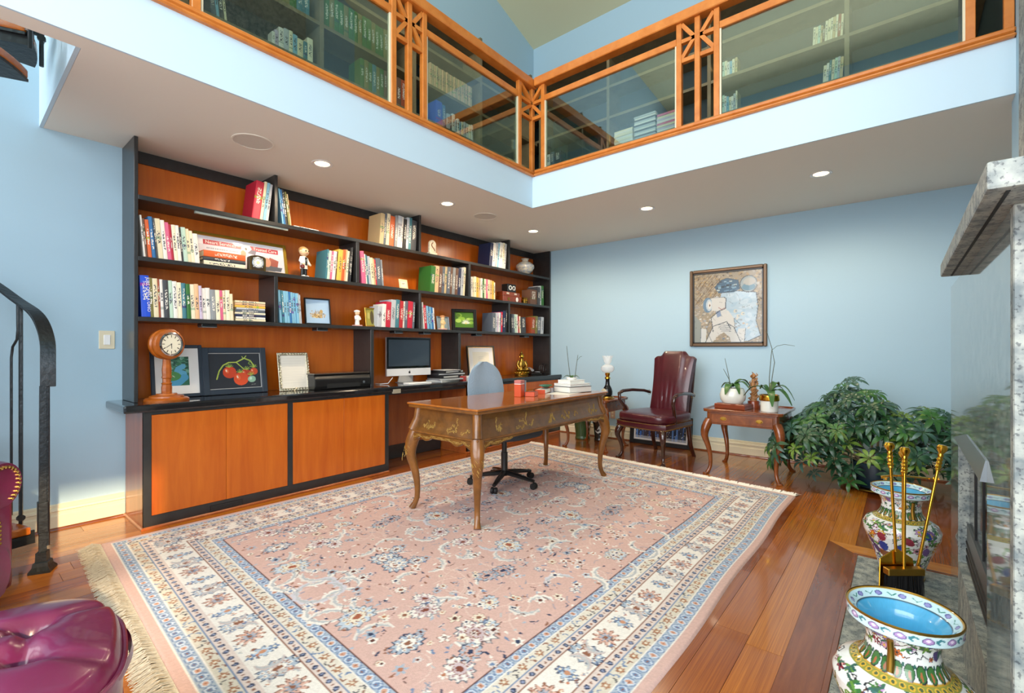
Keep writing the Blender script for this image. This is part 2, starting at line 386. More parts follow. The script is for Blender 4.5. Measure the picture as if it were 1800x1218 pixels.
# ---------------------------------------------------------------- loft railing
PANE = pane_mat('green_tinted_glass', (.82, .92, .88), 3.0, .14)
def railing(name, lab, P, a, b, clusters, ends, corner):
    # P(s, o, z): s along the rail, o = offset behind the face
    t = thing(name, lab, 'railing')
    def bar(nm_, s0, s1, o0, o1, z0, z1, m=RAILW, bev=.003, par=None):
        p, q = P(s0, o0, z0), P(s1, o1, z1)
        return MB().bb(min(p[0], q[0]), max(p[0], q[0]), min(p[1], q[1]), max(p[1], q[1]), z0, z1).build(nm_, m, par or t, bevel=bev)
    bar('base_moulding', a, b, -.030, .06, 2.85, 2.872, bev=.008)
    bar('base_rail', a, b, -.016, .06, 2.880, 2.912, bev=.008)
    bar('base_fillet', a, b, -.004, .06, 2.872, 2.880, plk3, 0)
    bar('top_rail', a, b, -.022, .075, 3.735, 3.815, bev=.006)
    posts = []
    for c in clusters: posts += [c-.143, c, c+.143]
    for e in ends: posts.append(e)
    for p in posts: bar('post', p-.021, p+.021, .006, .048, 2.912, 3.735)
    def star(c, lo, hi):
        z0, z1 = 3.44, 3.735; zm = (z0+z1)/2
        for s0 in (lo, hi):
            if s0 is None: continue
            sg = 1 if s0 > c else -1
            e0 = c if abs(c-corner) < .02 else c+sg*.021
            e1 = s0-sg*.021
            for (za, zb) in ((zm, zm), (zm, z0+.012), (zm, z1-.012)):
                m_ = MB().beam(P(e0, .027, za), P(e1, .027, zb), .036, .030); m_.build('lattice_bar', RAILW, t)
            bar('lattice_sill', min(e0, e1), max(e0, e1), .008, .046, z0-.022, z0+.012)
    for c in clusters: star(c, c-.143, c+.143)
    edges = sorted([(c-.143-.021, c+.143+.021) for c in clusters])
    if ends:
        for e in ends:
            if abs(e-corner) < .3 and abs(e-corner) > .05: star(corner, *((e, None) if e < corner else (None, e)))
    # panels between clusters
    stops = [(x0, x1) for x0, x1 in edges]
    ce = [e for e in ends if abs(e-corner) < .3]
    if corner > a+.5: stops.append((ce[0]-.021, b)); start = a
    else: start = ce[0]+.021
    stops.sort(); s = start
    if corner <= a+.5: stops = [q for q in stops if q[0] > start]; 
    fin = [e for e in ends if abs(e-corner) >= .3]
    if fin: stops.append((min(fin)-.021, b))
    for x0, x1 in stops:
        if x0-s > .2:
            bar('mid_rail', s, x0, .008, .046, 3.572, 3.625)
            bar('glass_pane', s, x0, .024, .030, 2.912, 3.572, PANE, 0)
            bar('stop_bead', s, s+.012, .014, .04, 2.912, 3.572, BASE, 0); bar('stop_bead', x0-.012, x0, .014, .04, 2.912, 3.572, BASE, 0)
        s = x1
    return t
railing('loft_railing', 'orange cherry loft railing with glass above the long bookcase', lambda s, o, z: (XL-o, s, z), -1.2, YL+.05, [.71, 2.236], [3.555, YL+.027], YL+.027)
railing('loft_railing', 'orange cherry loft railing with glass above the framed painting', lambda s, o, z: (s, YL+o, z), XL+.031, .478, [-1.228], [-2.705, .30, .453], XL-.027)

# ---------------------------------------------------------------- loft bookcases
LBW = wood('loft_shelf_wood', '8A7A58', '6E6044', .5, (2, 2, 2), 3)
LBK = mat('loft_back_panel', '2C3A38', .6)
LS = (3.215, 3.595, 3.975, 4.355, 4.735)
t = thing('loft_bookcase', 'tall dark built-in bookcase behind the long loft railing', 'bookcase')
MB().bb(XW+.002, XW+.02, .46, 5.24, H2, 4.86).build('back_panel', LBK, t)
for y in (.5, 1.1, 2.109, 3.12, 4.115, 5.1): MB().bb(XW+.02, -3.87, y-.018, y+.018, H2+.005, 4.86).build('upright', LBW, t)
for z in LS: MB().bb(XW+.02, -3.875, .46, 5.24, z-.032, z).build('shelf', LBW, t)
t = thing('loft_bookcase', 'tall dark built-in bookcase behind the loft railing over the painting', 'bookcase')
MB().bb(-4.18, .47, YB-.02, YB-.002, H2, 4.86).build('back_panel', LBK, t)
for x in (-3.84, -2.804, -1.60, -.39, .44): MB().bb(x-.018, x+.018, 5.26, YB-.02, H2+.005, 4.86).build('upright', LBW, t)
for z in LS: MB().bb(-4.18, .47, 5.265, YB-.02, z+.02, z+.052).build('shelf', LBW, t)
MB().bb(.448, .474, 3.87, 5.255, H2+.005, 4.86).build('end_panel', LBK, t); MB().bb(.40, .448, 3.87, 5.255, 3.6, 3.63).build('end_shelf', LBW, t)
struct('floor_loft', MB().prism([(XW, .45), (-2.95, .45), (-2.95, YL+.1), (.47, YL+.1), (.47, YB), (XW, YB)], H2, H2+.004), plk3)

# ================================================================ lower bookcase, base cabinets, worktop
XS, ZC = -3.87, .80
SA, SB, SC_ = 2.168, 1.765, 1.366
TH = .03
t = thing('bookcase', 'black wall bookcase with orange cherry back panels above the worktop', 'bookcase')
MB().bb(XW+.002, XW+.02, .834, 5.53, ZC+.001, H1-.002).build('back_panel', CHER, t)
MB().bb(XW+.002, XS, .812, .834, ZC+.001, H1-.002).build('side_panel', BLK, t, bevel=.002)
MB().bb(XW+.002, XS, 5.53, 5.558, ZC+.001, H1-.002).build('side_panel', BLK, t, bevel=.002)
MB().bb(XW+.02, XW+.034, .834, 5.53, H1-.085, H1-.002).build('top_fascia', BLK, t)
for z in (SA, SB, SC_): MB().bb(XW+.02, XS+.001, .834, 5.53, z-TH, z).build('shelf', BLK, t, bevel=.002)
for y in (1.722, 3.190, 4.642): MB().bb(XW+.034, XS, y-.013, y+.013, SA, H1-.002).build('divider', BLK, t, bevel=.002)
for y in (2.458, 3.923): MB().bb(XW+.02, XS, y-.016, y+.016, SB, SA-TH).build('divider', BLK, t, bevel=.002)
for y in (1.722, 3.190, 4.642): MB().bb(XW+.02, XS, y-.014, y+.014, SC_, SB-TH).build('divider', BLK, t, bevel=.002)
for y in (2.613, 3.762): MB().bb(XW+.02, XS, y-.017, y+.017, ZC+.001, SC_-TH).build('divider', BLK, t, bevel=.002)
for px, z in ((365, SC_), (563, SC_), (697, SC_), (747, SC_), (838, SC_), (922, SC_)):
    y = at(px, 575, X=-3.93).y
    p = MB().bb(-3.98, -3.89, y-.05, y+.05, z-TH-.022, z-TH).build('puck_light', BLACK, t, bevel=.003)
    MB().bb(-3.975, -3.889, y-.048, y+.048, z-TH-.026, z-TH-.022).build('rim', STEEL, p)
MB().bb(-3.91, -3.885, at(342, 370, X=-3.9).y, at(505, 410, X=-3.9).y, SA-TH-.014, SA-TH).build('light_strip', mat('light_strip_diffuser', '9AA39A', .5), t)

XC = -3.709
def cabinet(lab, y0, y1, doors, grille=None, side=0):
    t = thing('base_cabinet', lab, 'cabinet')
    MB().bb(XW+.002, XC-.02, y0+.02, y1-.005, .004, .745).build('body', CHERD, t)
    if side >= 0: MB().bb(XW+.03, XC-.001, y0, y0+.02, .002, .748).build('end_panel', CHERD, t, bevel=.001)
    f = MB().bb(XC-.02, XC, y0, y1, .73, .748).bb(XC-.02, XC, y0, y1, .002, .083)
    ed = [y0]+[q for d in doors for q in (d[0], d[-1])]+[y1]
    for i in range(0, len(ed), 2): f.bb(XC-.02, XC, ed[i], ed[i+1]-.001, .083, .73)
    f.build('face_frame', BLK, t)
    for d in doors:
        for a, b in zip(d[:-1], d[1:]): MB().bb(XC-.019, XC+.001, a+.0008, b-.0012, .0845, .7285).build('door', CHER, t, bevel=.0012)
    MB().sweep([(0, .001), (.014, .001), (.014, .012), (.006, .018), (0, .018)], (XC, y0-.0, 0), (XC, y1, 0), (1, 0, 0)).build('shoe_moulding', CHERD, t)
    if side >= 0: MB().sweep([(0, .001), (.014, .001), (.014, .012), (.006, .018), (0, .018)], (XW+.03, y0, 0), (XC+.012, y0, 0), (0, -1, 0)).build('shoe_moulding', CHERD, t)
    if grille:
        g = MB().bb(XC, XC+.003, grille[0], grille[1], .022, .062).build('vent_grille', BLACK, t)
        for k in range(4): MB().bb(XC+.003, XC+.006, grille[0]+.005, grille[1]-.005, .026+k*.009, .030+k*.009).build('louvre', mat('vent_louvre', '333333', .4), g)
    return t
cabinet('cherry base cabinet with four doors and a floor vent, left of the kneehole', .825, 2.682, [(.868, 1.303, 1.738), (1.779, 2.221, 2.641)], (1.2, 1.41))
cabinet('cherry base cabinet behind the desk, right of the kneehole', 3.72, 5.565, [(3.76, 4.2, 4.62), (4.66, 5.1, 5.52)])
t = thing('kneehole_panel', 'dark cherry panel with black plinth closing the kneehole back', 'panel')
MB().bb(XW+.03, XW+.05, 2.69, 3.70, .145, .747).build('panel', CHERD, t)
MB().bb(XW+.03, XW+.06, 2.69, 3.70, .003, .145).build('plinth', BLK, t)
MB().bb(XW+.03, -3.72, 2.685, 3.70, .72, .747).build('counter_support', BLK, t)
t = thing('worktop', 'long black lacquered worktop running under the bookcase', 'worktop')
MB().bb(XW+.002, -3.682, .722, 5.565, .75, ZC).build('top', BLKTOP, t, bevel=.012, seg=2)
y = at(690, 690, X=-3.69).y
MB().bb(-3.7, -3.676, y-.0, y+.085, .735, .775).build('metal_plate', mat('tan_plate', 'A8A08C', .4, .3), t, bevel=.001)

# ================================================================ books
PAL = dict(white='E8E4DA', cream='E6D9B4', ivory='EDE3C4', tan='C9B183', red='B0262C', crimson='C01F3A', pink='D9648A', orange='D9622A', yellow='E2B84A', blue='2C6FA8', sky='7FB6CE',
           navy='1F2C4E', teal='3F7A86', green='2F6B2A', mint='BFD9C4', grey='8C8F90', silver='B9BEC2', black='1D1D1F', charcoal='3C3F44', brown='6A4A38', maroon='6E2430', purple='7A3A78', peach='E6B98C', cobalt='1A4FD0', olive='75713A', rust='9A4422', lilac='C9B9CE', slate='5A6470')
ORD = ['first', 'second', 'third', 'fourth', 'fifth', 'sixth', 'seventh', 'eighth', 'ninth', 'tenth', 'eleventh', 'twelfth', 'thirteenth', 'fourteenth', 'fifteenth', 'sixteenth', 'seventeenth', 'eighteenth', 'nineteenth', 'twentieth', 'twenty-first', 'twenty-second', 'twenty-third', 'twenty-fourth', 'twenty-fifth', 'twenty-sixth', 'twenty-seventh', 'twenty-eighth']
brnd = random.Random(11)
# unit meshes scaled per book: x depth (spine at x=0, facing +x), y thickness, z height
def book(loc, w, h, d, colr, lean, label, group, axis='x', flat=False, opened=False):
    c = min(.0035, w*.14)
    cv = MB().bb(-d, -.001, 0, c, 0, h).bb(-d, -.001, w-c, w, 0, h)
    sp = [(-.001, 0), (.0015, w*.12), (.003, w*.5), (.0015, w*.88), (-.001, w)]
    cv.prism([(-.005, w*.05)]+sp+[(-.005, w*.95)], 0, h)
    o = cv.build('book', BOOK)
    o.color = (*lin(colr), 1)
    p = MB().bb(-d+.004, -.004, c, w-c, .003, h-.003).build('pages', PAGES, o)
    Rz = rz(R(-90)) if axis == 'y' else Matrix.Identity(4)      # axis 'y': spine faces -Y
    if flat: L = rx(R(90)) if True else None
    M = tr(*loc) @ Rz
    if flat: M = M @ tr(0, h/2, 0) @ rx(R(90)) @ Matrix.Identity(4)
    else:
        a = R(lean)
        M = M @ (tr(0, w, 0) @ rx(-a) @ tr(0, -w, 0) if lean > 0 else rx(-a))
    o.matrix_world = M
    tag(o, label, 'book', group); return o
def row(z, px0, px1, spec, where, group, X=None, Y=None, lean=0, py=500, dmax=.2):
    """spec: 'colour[:width[:height]]' items; books fill the stretch between two image columns at their real distance."""
    p0, p1 = (at(px0, py, X=X), at(px1, py, X=X)) if X is not None else (at(px0, py, Y=Y), at(px1, py, Y=Y))
    a, b = (p0.y, p1.y) if X is not None else (p0.x, p1.x)
    items = [s.split(':') for s in spec.split()]
    ws = [float(i[1]) if len(i) > 1 and i[1] else brnd.uniform(.8, 1.2) for i in items]
    hs = [float(i[2]) if len(i) > 2 else None for i in items]
    if lean > 0: b -= (hs[-1] or .2)*math.sin(R(lean))+.002
    if lean < 0: a += (hs[0] or .2)*math.sin(R(-lean))+.002
    k = (b-a)/sum(ws)*math.cos(R(abs(lean)))
    s = a; last = .22; n = len(items)
    for i, it in enumerate(items):
        wd = ws[i]*k*.985; h = hs[i] or last*brnd.uniform(.96, 1.04)
        if hs[i]: last = hs[i]
        d = min(dmax, h*.72)
        j = brnd.uniform(-.012, .0)
        lab = f"{it[0]} book, {ORD[i]} from left {where}"
        step = wd/math.cos(R(abs(lean)))
        loc = (X+j, s, z+.0005) if X is not None else (s, Y-j, z+.0005)
        le = lean
        if lean > 0: loc = (loc[0], loc[1]+step-wd, loc[2]) if X is not None else (loc[0]+step-wd, loc[1], loc[2])
        book(loc, wd, h, d, PAL[it[0]], le, lab, group, axis='x' if X is not None else 'y')
        s += step+.0004
GA, GB, GC = 'books on the top shelf', 'books on the middle shelf', 'books on the bottom shelf'
bx = -3.885
# top shelf
row(SA, 443, 481, 'crimson:2.2:.30 cream:.8:.31 sky:.8:.305 silver:.8:.30', 'left of the top shelf\'s first divider', GA, bx, lean=7, py=360)
row(SA, 489, 513, 'sky:.8:.285 blue:1:.28 black:1.4:.285 olive:1:.27 tan:.7:.255', 'right of the top shelf\'s first divider', GA, bx, lean=-7, py=360)
row(SA, 667, 735, 'tan:1.2:.30 slate:.8:.31 cream:1:.315 orange:1.5:.30 grey:.8:.315 silver:1.3:.32 white:.6:.32 black:.9:.30 silver:.8:.325 teal:.9:.33 charcoal:1.8:.31', 'left of the top shelf\'s second divider', GA, bx, lean=4, py=430)
row(SA, 861, 893, 'navy:.9:.29 white:.9:.30 silver:.6:.31 sky:.6:.31 white:1:.325 ivory:.6:.33 silver:.7:.325', 'left of the top shelf\'s third divider', GA, bx, lean=6, py=460)
# middle shelf
row(SB, 244.5, 352, 'white:.5:.275 brown:.5:.255 orange:.9:.25 blue:1:.275 charcoal:.5:.27 cream:1.3:.27 white:1:.265 pink:1:.255 crimson:.6:.245 ivory:.9:.245 white:.9:.245 black:.5:.235 mint:1.2:.24 cream:.9:.235 ivory:.9:.225 white:1.3:.21', 'beside the gold framed plaque', GB, bx, lean=-5, py=440)
row(SB, 573, 622, 'teal:.5:.265 mint:.8:.255 pink:.8:.255 white:1:.255 brown:.5:.26 yellow:1.6:.28 orange:1:.285 peach:.8:.29 ivory:.8:.28 black:.5:.31 charcoal:.5:.32', 'behind the doctor figurine on the middle shelf', GB, bx, lean=5, py=480)
row(SB, 632, 675, 'pink:1.5:.30 white:.6:.28 teal:.7:.275 silver:.8:.265 cream:1.1:.255 tan:.7:.25 crimson:.5:.245 slate:1.8:.26 grey:.6:.25', 'left of the small cream card', GB, bx, lean=-5, py=480)
row(SB, 756, 821, 'green:1.5:.28 peach:1.3:.29 brown:1.1:.295 slate:.9:.295 tan:.7:.3 slate:1:.3 brown:.9:.305 grey:.9:.305 brown:1:.305 navy:1.1:.31 silver:.8:.32 cream:.8:.33', 'right of the small cream card', GB, bx, lean=4, py=500)
row(SB, 828, 871, 'white:.8:.235 cream:.7:.232 ivory:1:.245 yellow:1:.24 peach:.8:.236 white:.8:.236 green:.8:.236 ivory:1:.235 pink:.6:.235 cream:1.1:.235 peach:1:.232 yellow:.8:.225 ivory:.6:.21', 'left of the stacked wooden boxes', GB, bx, py=510)
row(SB, 933, 957, 'brown:2.4:.2 charcoal:.9:.25 silver:.6:.27 green:.9:.275', 'right of the small gold cup', GB, bx, py=515)
# bottom shelf
row(SC_, 244.5, 411, 'cobalt:2.1:.275 olive:.8:.265 cream:1.2:.262 rust:.5:.26 white:.8:.26 charcoal:1.2:.258 mint:1:.258 white:1.1:.255 ivory:1.1:.25 teal:1.1:.248 green:1:.245 ivory:1.2:.245 peach:1.1:.25 lilac:.8:.24 white:1.1:.225 white:1.2:.23 grey:1.3:.22 ivory:1.2:.22 pink:.9:.22 cream:.8:.22 ivory:1.2:.225 cream:.8:.2', 'in the row starting with the thick cobalt book', GC, bx, lean=-2.5, py=520)
row(SC_, 488.5, 531, 'sky:.9:.265 teal:.7:.262 sky:1:.26 sky:.9:.26 blue:.8:.258 sky:.9:.255 sky:.8:.252 sky:.9:.25 white:.4:.25 silver:.4:.24', 'in the pale blue journal row', GC, bx, lean=-4, py=530)
row(SC_, 664, 731, 'silver:1.2:.2 white:1:.225 crimson:1.5:.25 silver:1.4:.275 teal:1.2:.28 red:1:.27 white:.6:.27 slate:.9:.275 crimson:1.5:.275 slate:.6:.27', 'right of the small gold framed picture', GC, bx, lean=3, py=545)
row(SC_, 742, 766, 'white:.4:.28 crimson:1.2:.25 sky:.7:.245 blue:.7:.242 sky:.7:.24 blue:.7:.235 white:.5:.23', 'left of the water lily picture', GC, bx, lean=-5, py=545)
row(SC_, 866, 892, 'slate:2:.235 silver:1:.24 lilac:.7:.24 white:.7:.245 sky:.7:.245 crimson:1:.255 navy:1.5:.27 black:.9:.28', 'left of the bottom shelf\'s third divider', GC, bx, lean=2, py=555)
row(SC_, 898.5, 925, 'charcoal:.9:.24 slate:.8:.24 mint:1:.24 white:.9:.24 red:.7:.22 ivory:.7:.22 charcoal:2.4:.21', 'right of the bottom shelf\'s third divider', GC, bx, lean=-3, py=560)
row(SC_, 934, 957, 'rust:1.2:.22 olive:.7:.24 slate:1.2:.23 silver:.8:.235', 'at the right end of the bottom shelf', GC, bx, lean=3, py=560)
# lying books
def pile(px0, px1, z, cols, where, group, X, py, hs=None, d=.15):
    a, b = at(px0, py, X=X).y, at(px1, py, X=X).y
    for i, c in enumerate(cols):
        h = (hs[i] if hs else .022); L = (b-a)*brnd.uniform(.93, 1.0); y0 = a+(b-a-L)*brnd.random()
        book((X+brnd.uniform(-.012, 0), y0+L/2, z), h, L, d, PAL[c], 0, f"{c} book lying {ORD[i]} from the bottom {where}", group, flat=True)
        z += h+.0008
pile(357, 432, SB+.001, ['ivory', 'charcoal', 'orange'], 'in the pile in front of the plaque', GB, -3.90, 470, [.034, .026, .046], d=.10)
pile(413, 467, SC_+.001, ['cream', 'white', 'navy', 'ivory', 'slate', 'silver', 'yellow', 'peach', 'cream'], 'in the pile against the first divider', GC, -3.90, 545, [.017, .016, .018, .015, .017, .016, .017, .018, .016])
pile(515, 562, SA+.001, ['white'], 'alone on the top shelf', GA, -3.9, 400, [.014])
# loft books (behind the glass)
GL = 'books in the loft bookcases'
lx = -3.885
row(3.595, 366, 400, 'slate:1:.2 sky:.6:.2 charcoal:1:.22 cream:.5:.25', 'at the far left of the loft shelves', GL, lx, lean=-6, py=30)
row(3.595, 478, 551, 'white:.6:.10 lilac:.8:.13 white:1:.17 silver:1:.18 ivory:.7:.18 sky:1:.17 cream:1.2:.155 teal:.8:.15 ivory:1.2:.2', 'in the pale low loft row', GL, lx, py=90)
row(3.595, 634, 681, 'green:1:.27 olive:1:.27 green:1:.27 teal:1:.27 olive:1:.27 green:1:.27 brown:.8:.27', 'in the short green set low in the loft', GL, lx, py=130)
row(3.595, 697, 722, 'brown:1:.27 rust:1:.27 maroon:1:.27', 'behind the railing slot over the computer', GL, lx, py=160)
row(3.975, 430, 546, ' '.join(['olive:1:.25', 'green:1:.25', 'olive:1:.25', 'charcoal:1:.25', 'green:1:.25', 'olive:1:.25', 'green:1:.25', 'teal:1:.25', 'teal:1:.22']), 'in the loft set left of the upright', GL, lx, py=10)
row(3.975, 571, 690, ' '.join(['green:1:.29', 'olive:1:.29', 'green:1:.29']*5), 'in the long dark green loft set', GL, lx, py=50)
row(3.975, 756, 831, ' '.join(['peach:1:.24', 'tan:1:.24']*11), 'in the long tan loft set', GL, lx, py=150)
row(3.595, 768, 784, 'cobalt:2:.26 blue:1:.24', 'beside the pale low books near the loft corner', GL, lx, py=200)
row(3.595, 786, 832, 'silver:1:.17 slate:.7:.18 white:1:.2 silver:.6:.15 white:.7:.17 sky:.7:.15 ivory:.7:.16 silver:.9:.17 white:.9:.17 ivory:.7:.17 white:.7:.18', 'in the pale loft row near the corner', GL, lx, py=220)
ly = 5.275
row(3.647, 1268, 1296, 'mint:1:.19 white:.8:.17 sky:.8:.16 ivory:.8:.15 white:.8:.15 silver:.8:.17 ivory:.6:.19', 'low on the loft shelf right of the lattice', GL, None, ly, py=180)
row(4.027, 1268, 1296, 'mint:1:.16 ivory:.8:.16 white:.8:.14 sky:.8:.14 ivory:.8:.15 tan:.8:.16', 'on the upper loft shelf right of the lattice', GL, None, ly, py=120)
row(4.027, 1428, 1484, 'ivory:1:.17 cream:.8:.17 mint:1:.17 tan:.8:.16 brown:.8:.14 ivory:1:.19 cream:1:.2 ivory:.8:.2 tan:1:.2 ivory:.8:.21 rust:1:.21 cream:.9:.2', 'on the upper loft shelf left of the last upright', GL, None, ly, py=60, lean=3)
row(3.647, 1446, 1484, 'ivory:1:.16 white:.8:.17 teal:.7:.19 cream:.9:.19 mint:.9:.2 silver:.8:.2 tan:1:.19', 'low on the loft shelf left of the last upright', GL, None, ly, py=110, lean=3)
row(3.647, 960, 985, 'white:1:.15 slate:1:.17 charcoal:1.6:.16', 'in the loft corner shelf', GL, None, ly, py=240)
def stack(px0, px1, n, h, colr, where):
    a, b = at(px0, 220, Y=ly).x, at(px1, 220, Y=ly).x
    for i in range(n):
        o = MB().bb(a+brnd.uniform(0, .008), b-brnd.uniform(0, .008), ly+brnd.uniform(0, .01), ly+.21, 0, h*.94).build('magazine', BOOK, loc=(0, 0, 3.648+i*h))
        o.color = (*lin(PAL[colr[i % len(colr)]]), 1)
        tag(o, f"{colr[i % len(colr)]} magazine, {ORD[i]} from the bottom of the {where}", 'magazine', 'magazines stacked in the loft')
stack(1079, 1112, 9, .0185, ['ivory', 'white', 'cream'], 'left loft magazine stack')
stack(1114, 1152, 13, .0205, ['silver', 'charcoal', 'white'], 'tall dark loft magazine stack')
stack(1154, 1187, 8, .026, ['white', 'lilac', 'cream', 'pink'], 'right loft magazine stack')

# ================================================================ printed surfaces: colour grids drawn by code
class Cv:
    def __init__(s, w, h, res, bg):
        s.w, s.h, s.res = w, h, res; s.nx, s.ny = max(2, int(round(w/res))+1), max(2, int(round(h/res))+1)
        s.a = np.empty((s.ny, s.nx, 3), np.float32); s.a[:] = lin(bg)
        s.X, s.Y = np.meshgrid(np.linspace(0, w, s.nx), np.linspace(0, h, s.ny))
    def win(s, x0, x1, y0, y1):
        i0, i1 = max(0, int(x0/s.w*(s.nx-1))-1), min(s.nx, int(x1/s.w*(s.nx-1))+3); j0, j1 = max(0, int(y0/s.h*(s.ny-1))-1), min(s.ny, int(y1/s.h*(s.ny-1))+3)
        return slice(j0, j1), slice(i0, i1)
    def put(s, W, m, c, al=1):
        s.a[W][m] = s.a[W][m]*(1-al)+np.array(lin(c), np.float32)*al
    def ell(s, cx, cy, rx_, ry_, c, rot=0, al=1):
        q = max(rx_, ry_); W = s.win(cx-q, cx+q, cy-q, cy+q); x = s.X[W]-cx; y = s.Y[W]-cy
        if x.size == 0: return
        ca, sa = math.cos(rot), math.sin(rot)
        s.put(W, ((x*ca+y*sa)/rx_)**2+((y*ca-x*sa)/ry_)**2 <= 1, c, al)
    def rect(s, x0, x1, y0, y1, c, al=1):
        W = s.win(x0, x1, y0, y1); x = s.X[W]; y = s.Y[W]; s.put(W, (x >= x0) & (x <= x1) & (y >= y0) & (y <= y1), c, al)
    def poly(s, pts, c, al=1):
        xs = [p[0] for p in pts]; ys = [p[1] for p in pts]; W = s.win(min(xs), max(xs), min(ys), max(ys)); x = s.X[W]; y = s.Y[W]
        ins = np.zeros(x.shape, bool); n = len(pts)
        for i in range(n):
            x1, y1 = pts[i]; x2, y2 = pts[i-1]
            if y1 == y2: continue
            cnd = ((y1 > y) != (y2 > y)) & (x < (x2-x1)*(y-y1)/(y2-y1)+x1); ins ^= cnd
        s.put(W, ins, c, al)
    def line(s, pts, wd, c, al=1):
        for (x1, y1), (x2, y2) in zip(pts[:-1], pts[1:]):
            W = s.win(min(x1, x2)-wd, max(x1, x2)+wd, min(y1, y2)-wd, max(y1, y2)+wd); x = s.X[W]; y = s.Y[W]
            if x.size == 0: continue
            dx, dy = x2-x1, y2-y1; l2 = dx*dx+dy*dy+1e-12; tt = np.clip(((x-x1)*dx+(y-y1)*dy)/l2, 0, 1)
            s.put(W, (x-x1-tt*dx)**2+(y-y1-tt*dy)**2 <= (wd/2)**2, c, al)
    def flower(s, cx, cy, r, n, cp, cc, co=None, rot=0, sy=1):
        W = s.win(cx-r*1.3, cx+r*1.3, cy-r*1.3, cy+r*1.3); x = s.X[W]-cx; y = (s.Y[W]-cy)/sy
        if x.size == 0: return
        d = np.hypot(x, y); th = np.arctan2(y, x)+rot; e = r*(.76+.24*np.cos(n*th))
        if co: s.put(W, d <= e*1.18, co)
        s.put(W, d <= e, cp); s.put(W, d <= r*.36, cc)
    def crescent(s, cx, cy, r, wd, a0, a1, c, c2=None):
        W = s.win(cx-r-wd, cx+r+wd, cy-r-wd, cy+r+wd); x = s.X[W]-cx; y = s.Y[W]-cy
        if x.size == 0: return
        d = np.hypot(x, y); th = np.mod(np.arctan2(y, x)-a0, 2*math.pi)/(a1-a0); inside = th < 1
        ww = wd*np.sin(np.clip(th, 0, 1)*math.pi)**.6*(1+.25*np.cos(th*34))
        s.put(W, inside & (np.abs(d-r) < ww), c)
        if c2: s.put(W, inside & (np.abs(d-r+wd*.3) < ww*.4), c2)
    def noise(s, amt, seed=0):
        s.a *= (1+amt*(np.random.RandomState(seed).rand(s.ny, s.nx, 1)-.5)).astype(np.float32)
    def obj(s, name, fn, m, parent=None, smooth=True, wrap=False):
        V = fn(s.X.ravel(), s.Y.ravel()); V = np.stack(V, 1).astype(np.float32)
        nx, ny = s.nx, s.ny
        i = np.arange((nx-1)*(ny-1)); a = (i//(nx-1))*nx+i % (nx-1)
        F = np.stack([a, a+1, a+nx+1, a+nx], 1).astype(np.int32)
        me = bpy.data.meshes.new(name); me.vertices.add(len(V)); me.vertices.foreach_set('co', V.ravel())
        me.loops.add(F.size); me.loops.foreach_set('vertex_index', F.ravel())
        me.polygons.add(len(F)); me.polygons.foreach_set('loop_start', np.arange(0, F.size, 4, dtype=np.int32))
        if smooth: me.polygons.foreach_set('use_smooth', np.ones(len(F), bool))
        ca = me.color_attributes.new('Col', 'FLOAT_COLOR', 'POINT')
        ca.data.foreach_set('color', np.concatenate([s.a.reshape(-1, 3), np.ones((nx*ny, 1), np.float32)], 1).ravel())
        me.update(calc_edges=True); me.validate(); me.materials.append(m)
        return link(name, me, parent)
PRN = print_mat('printed_paper', .5)
PRNG = print_mat('print_under_glass', .35, coat=.5)
def text_mesh(name, body, size, m, parent, M, depth=.0004, font_align='LEFT'):
    cu = bpy.data.curves.new(name, 'FONT'); cu.body = body; cu.size = size; cu.extrude = depth; cu.align_x = font_align; cu.resolution_u = 3
    o = bpy.data.objects.new(name, cu); col.objects.link(o)
    dg = bpy.context.evaluated_depsgraph_get(); me = bpy.data.meshes.new_from_object(o.evaluated_get(dg))
    bpy.data.objects.remove(o); me.name = name; me.materials.clear(); me.materials.append(m)
    t = link(name, me, parent); t.matrix_local = M; return t
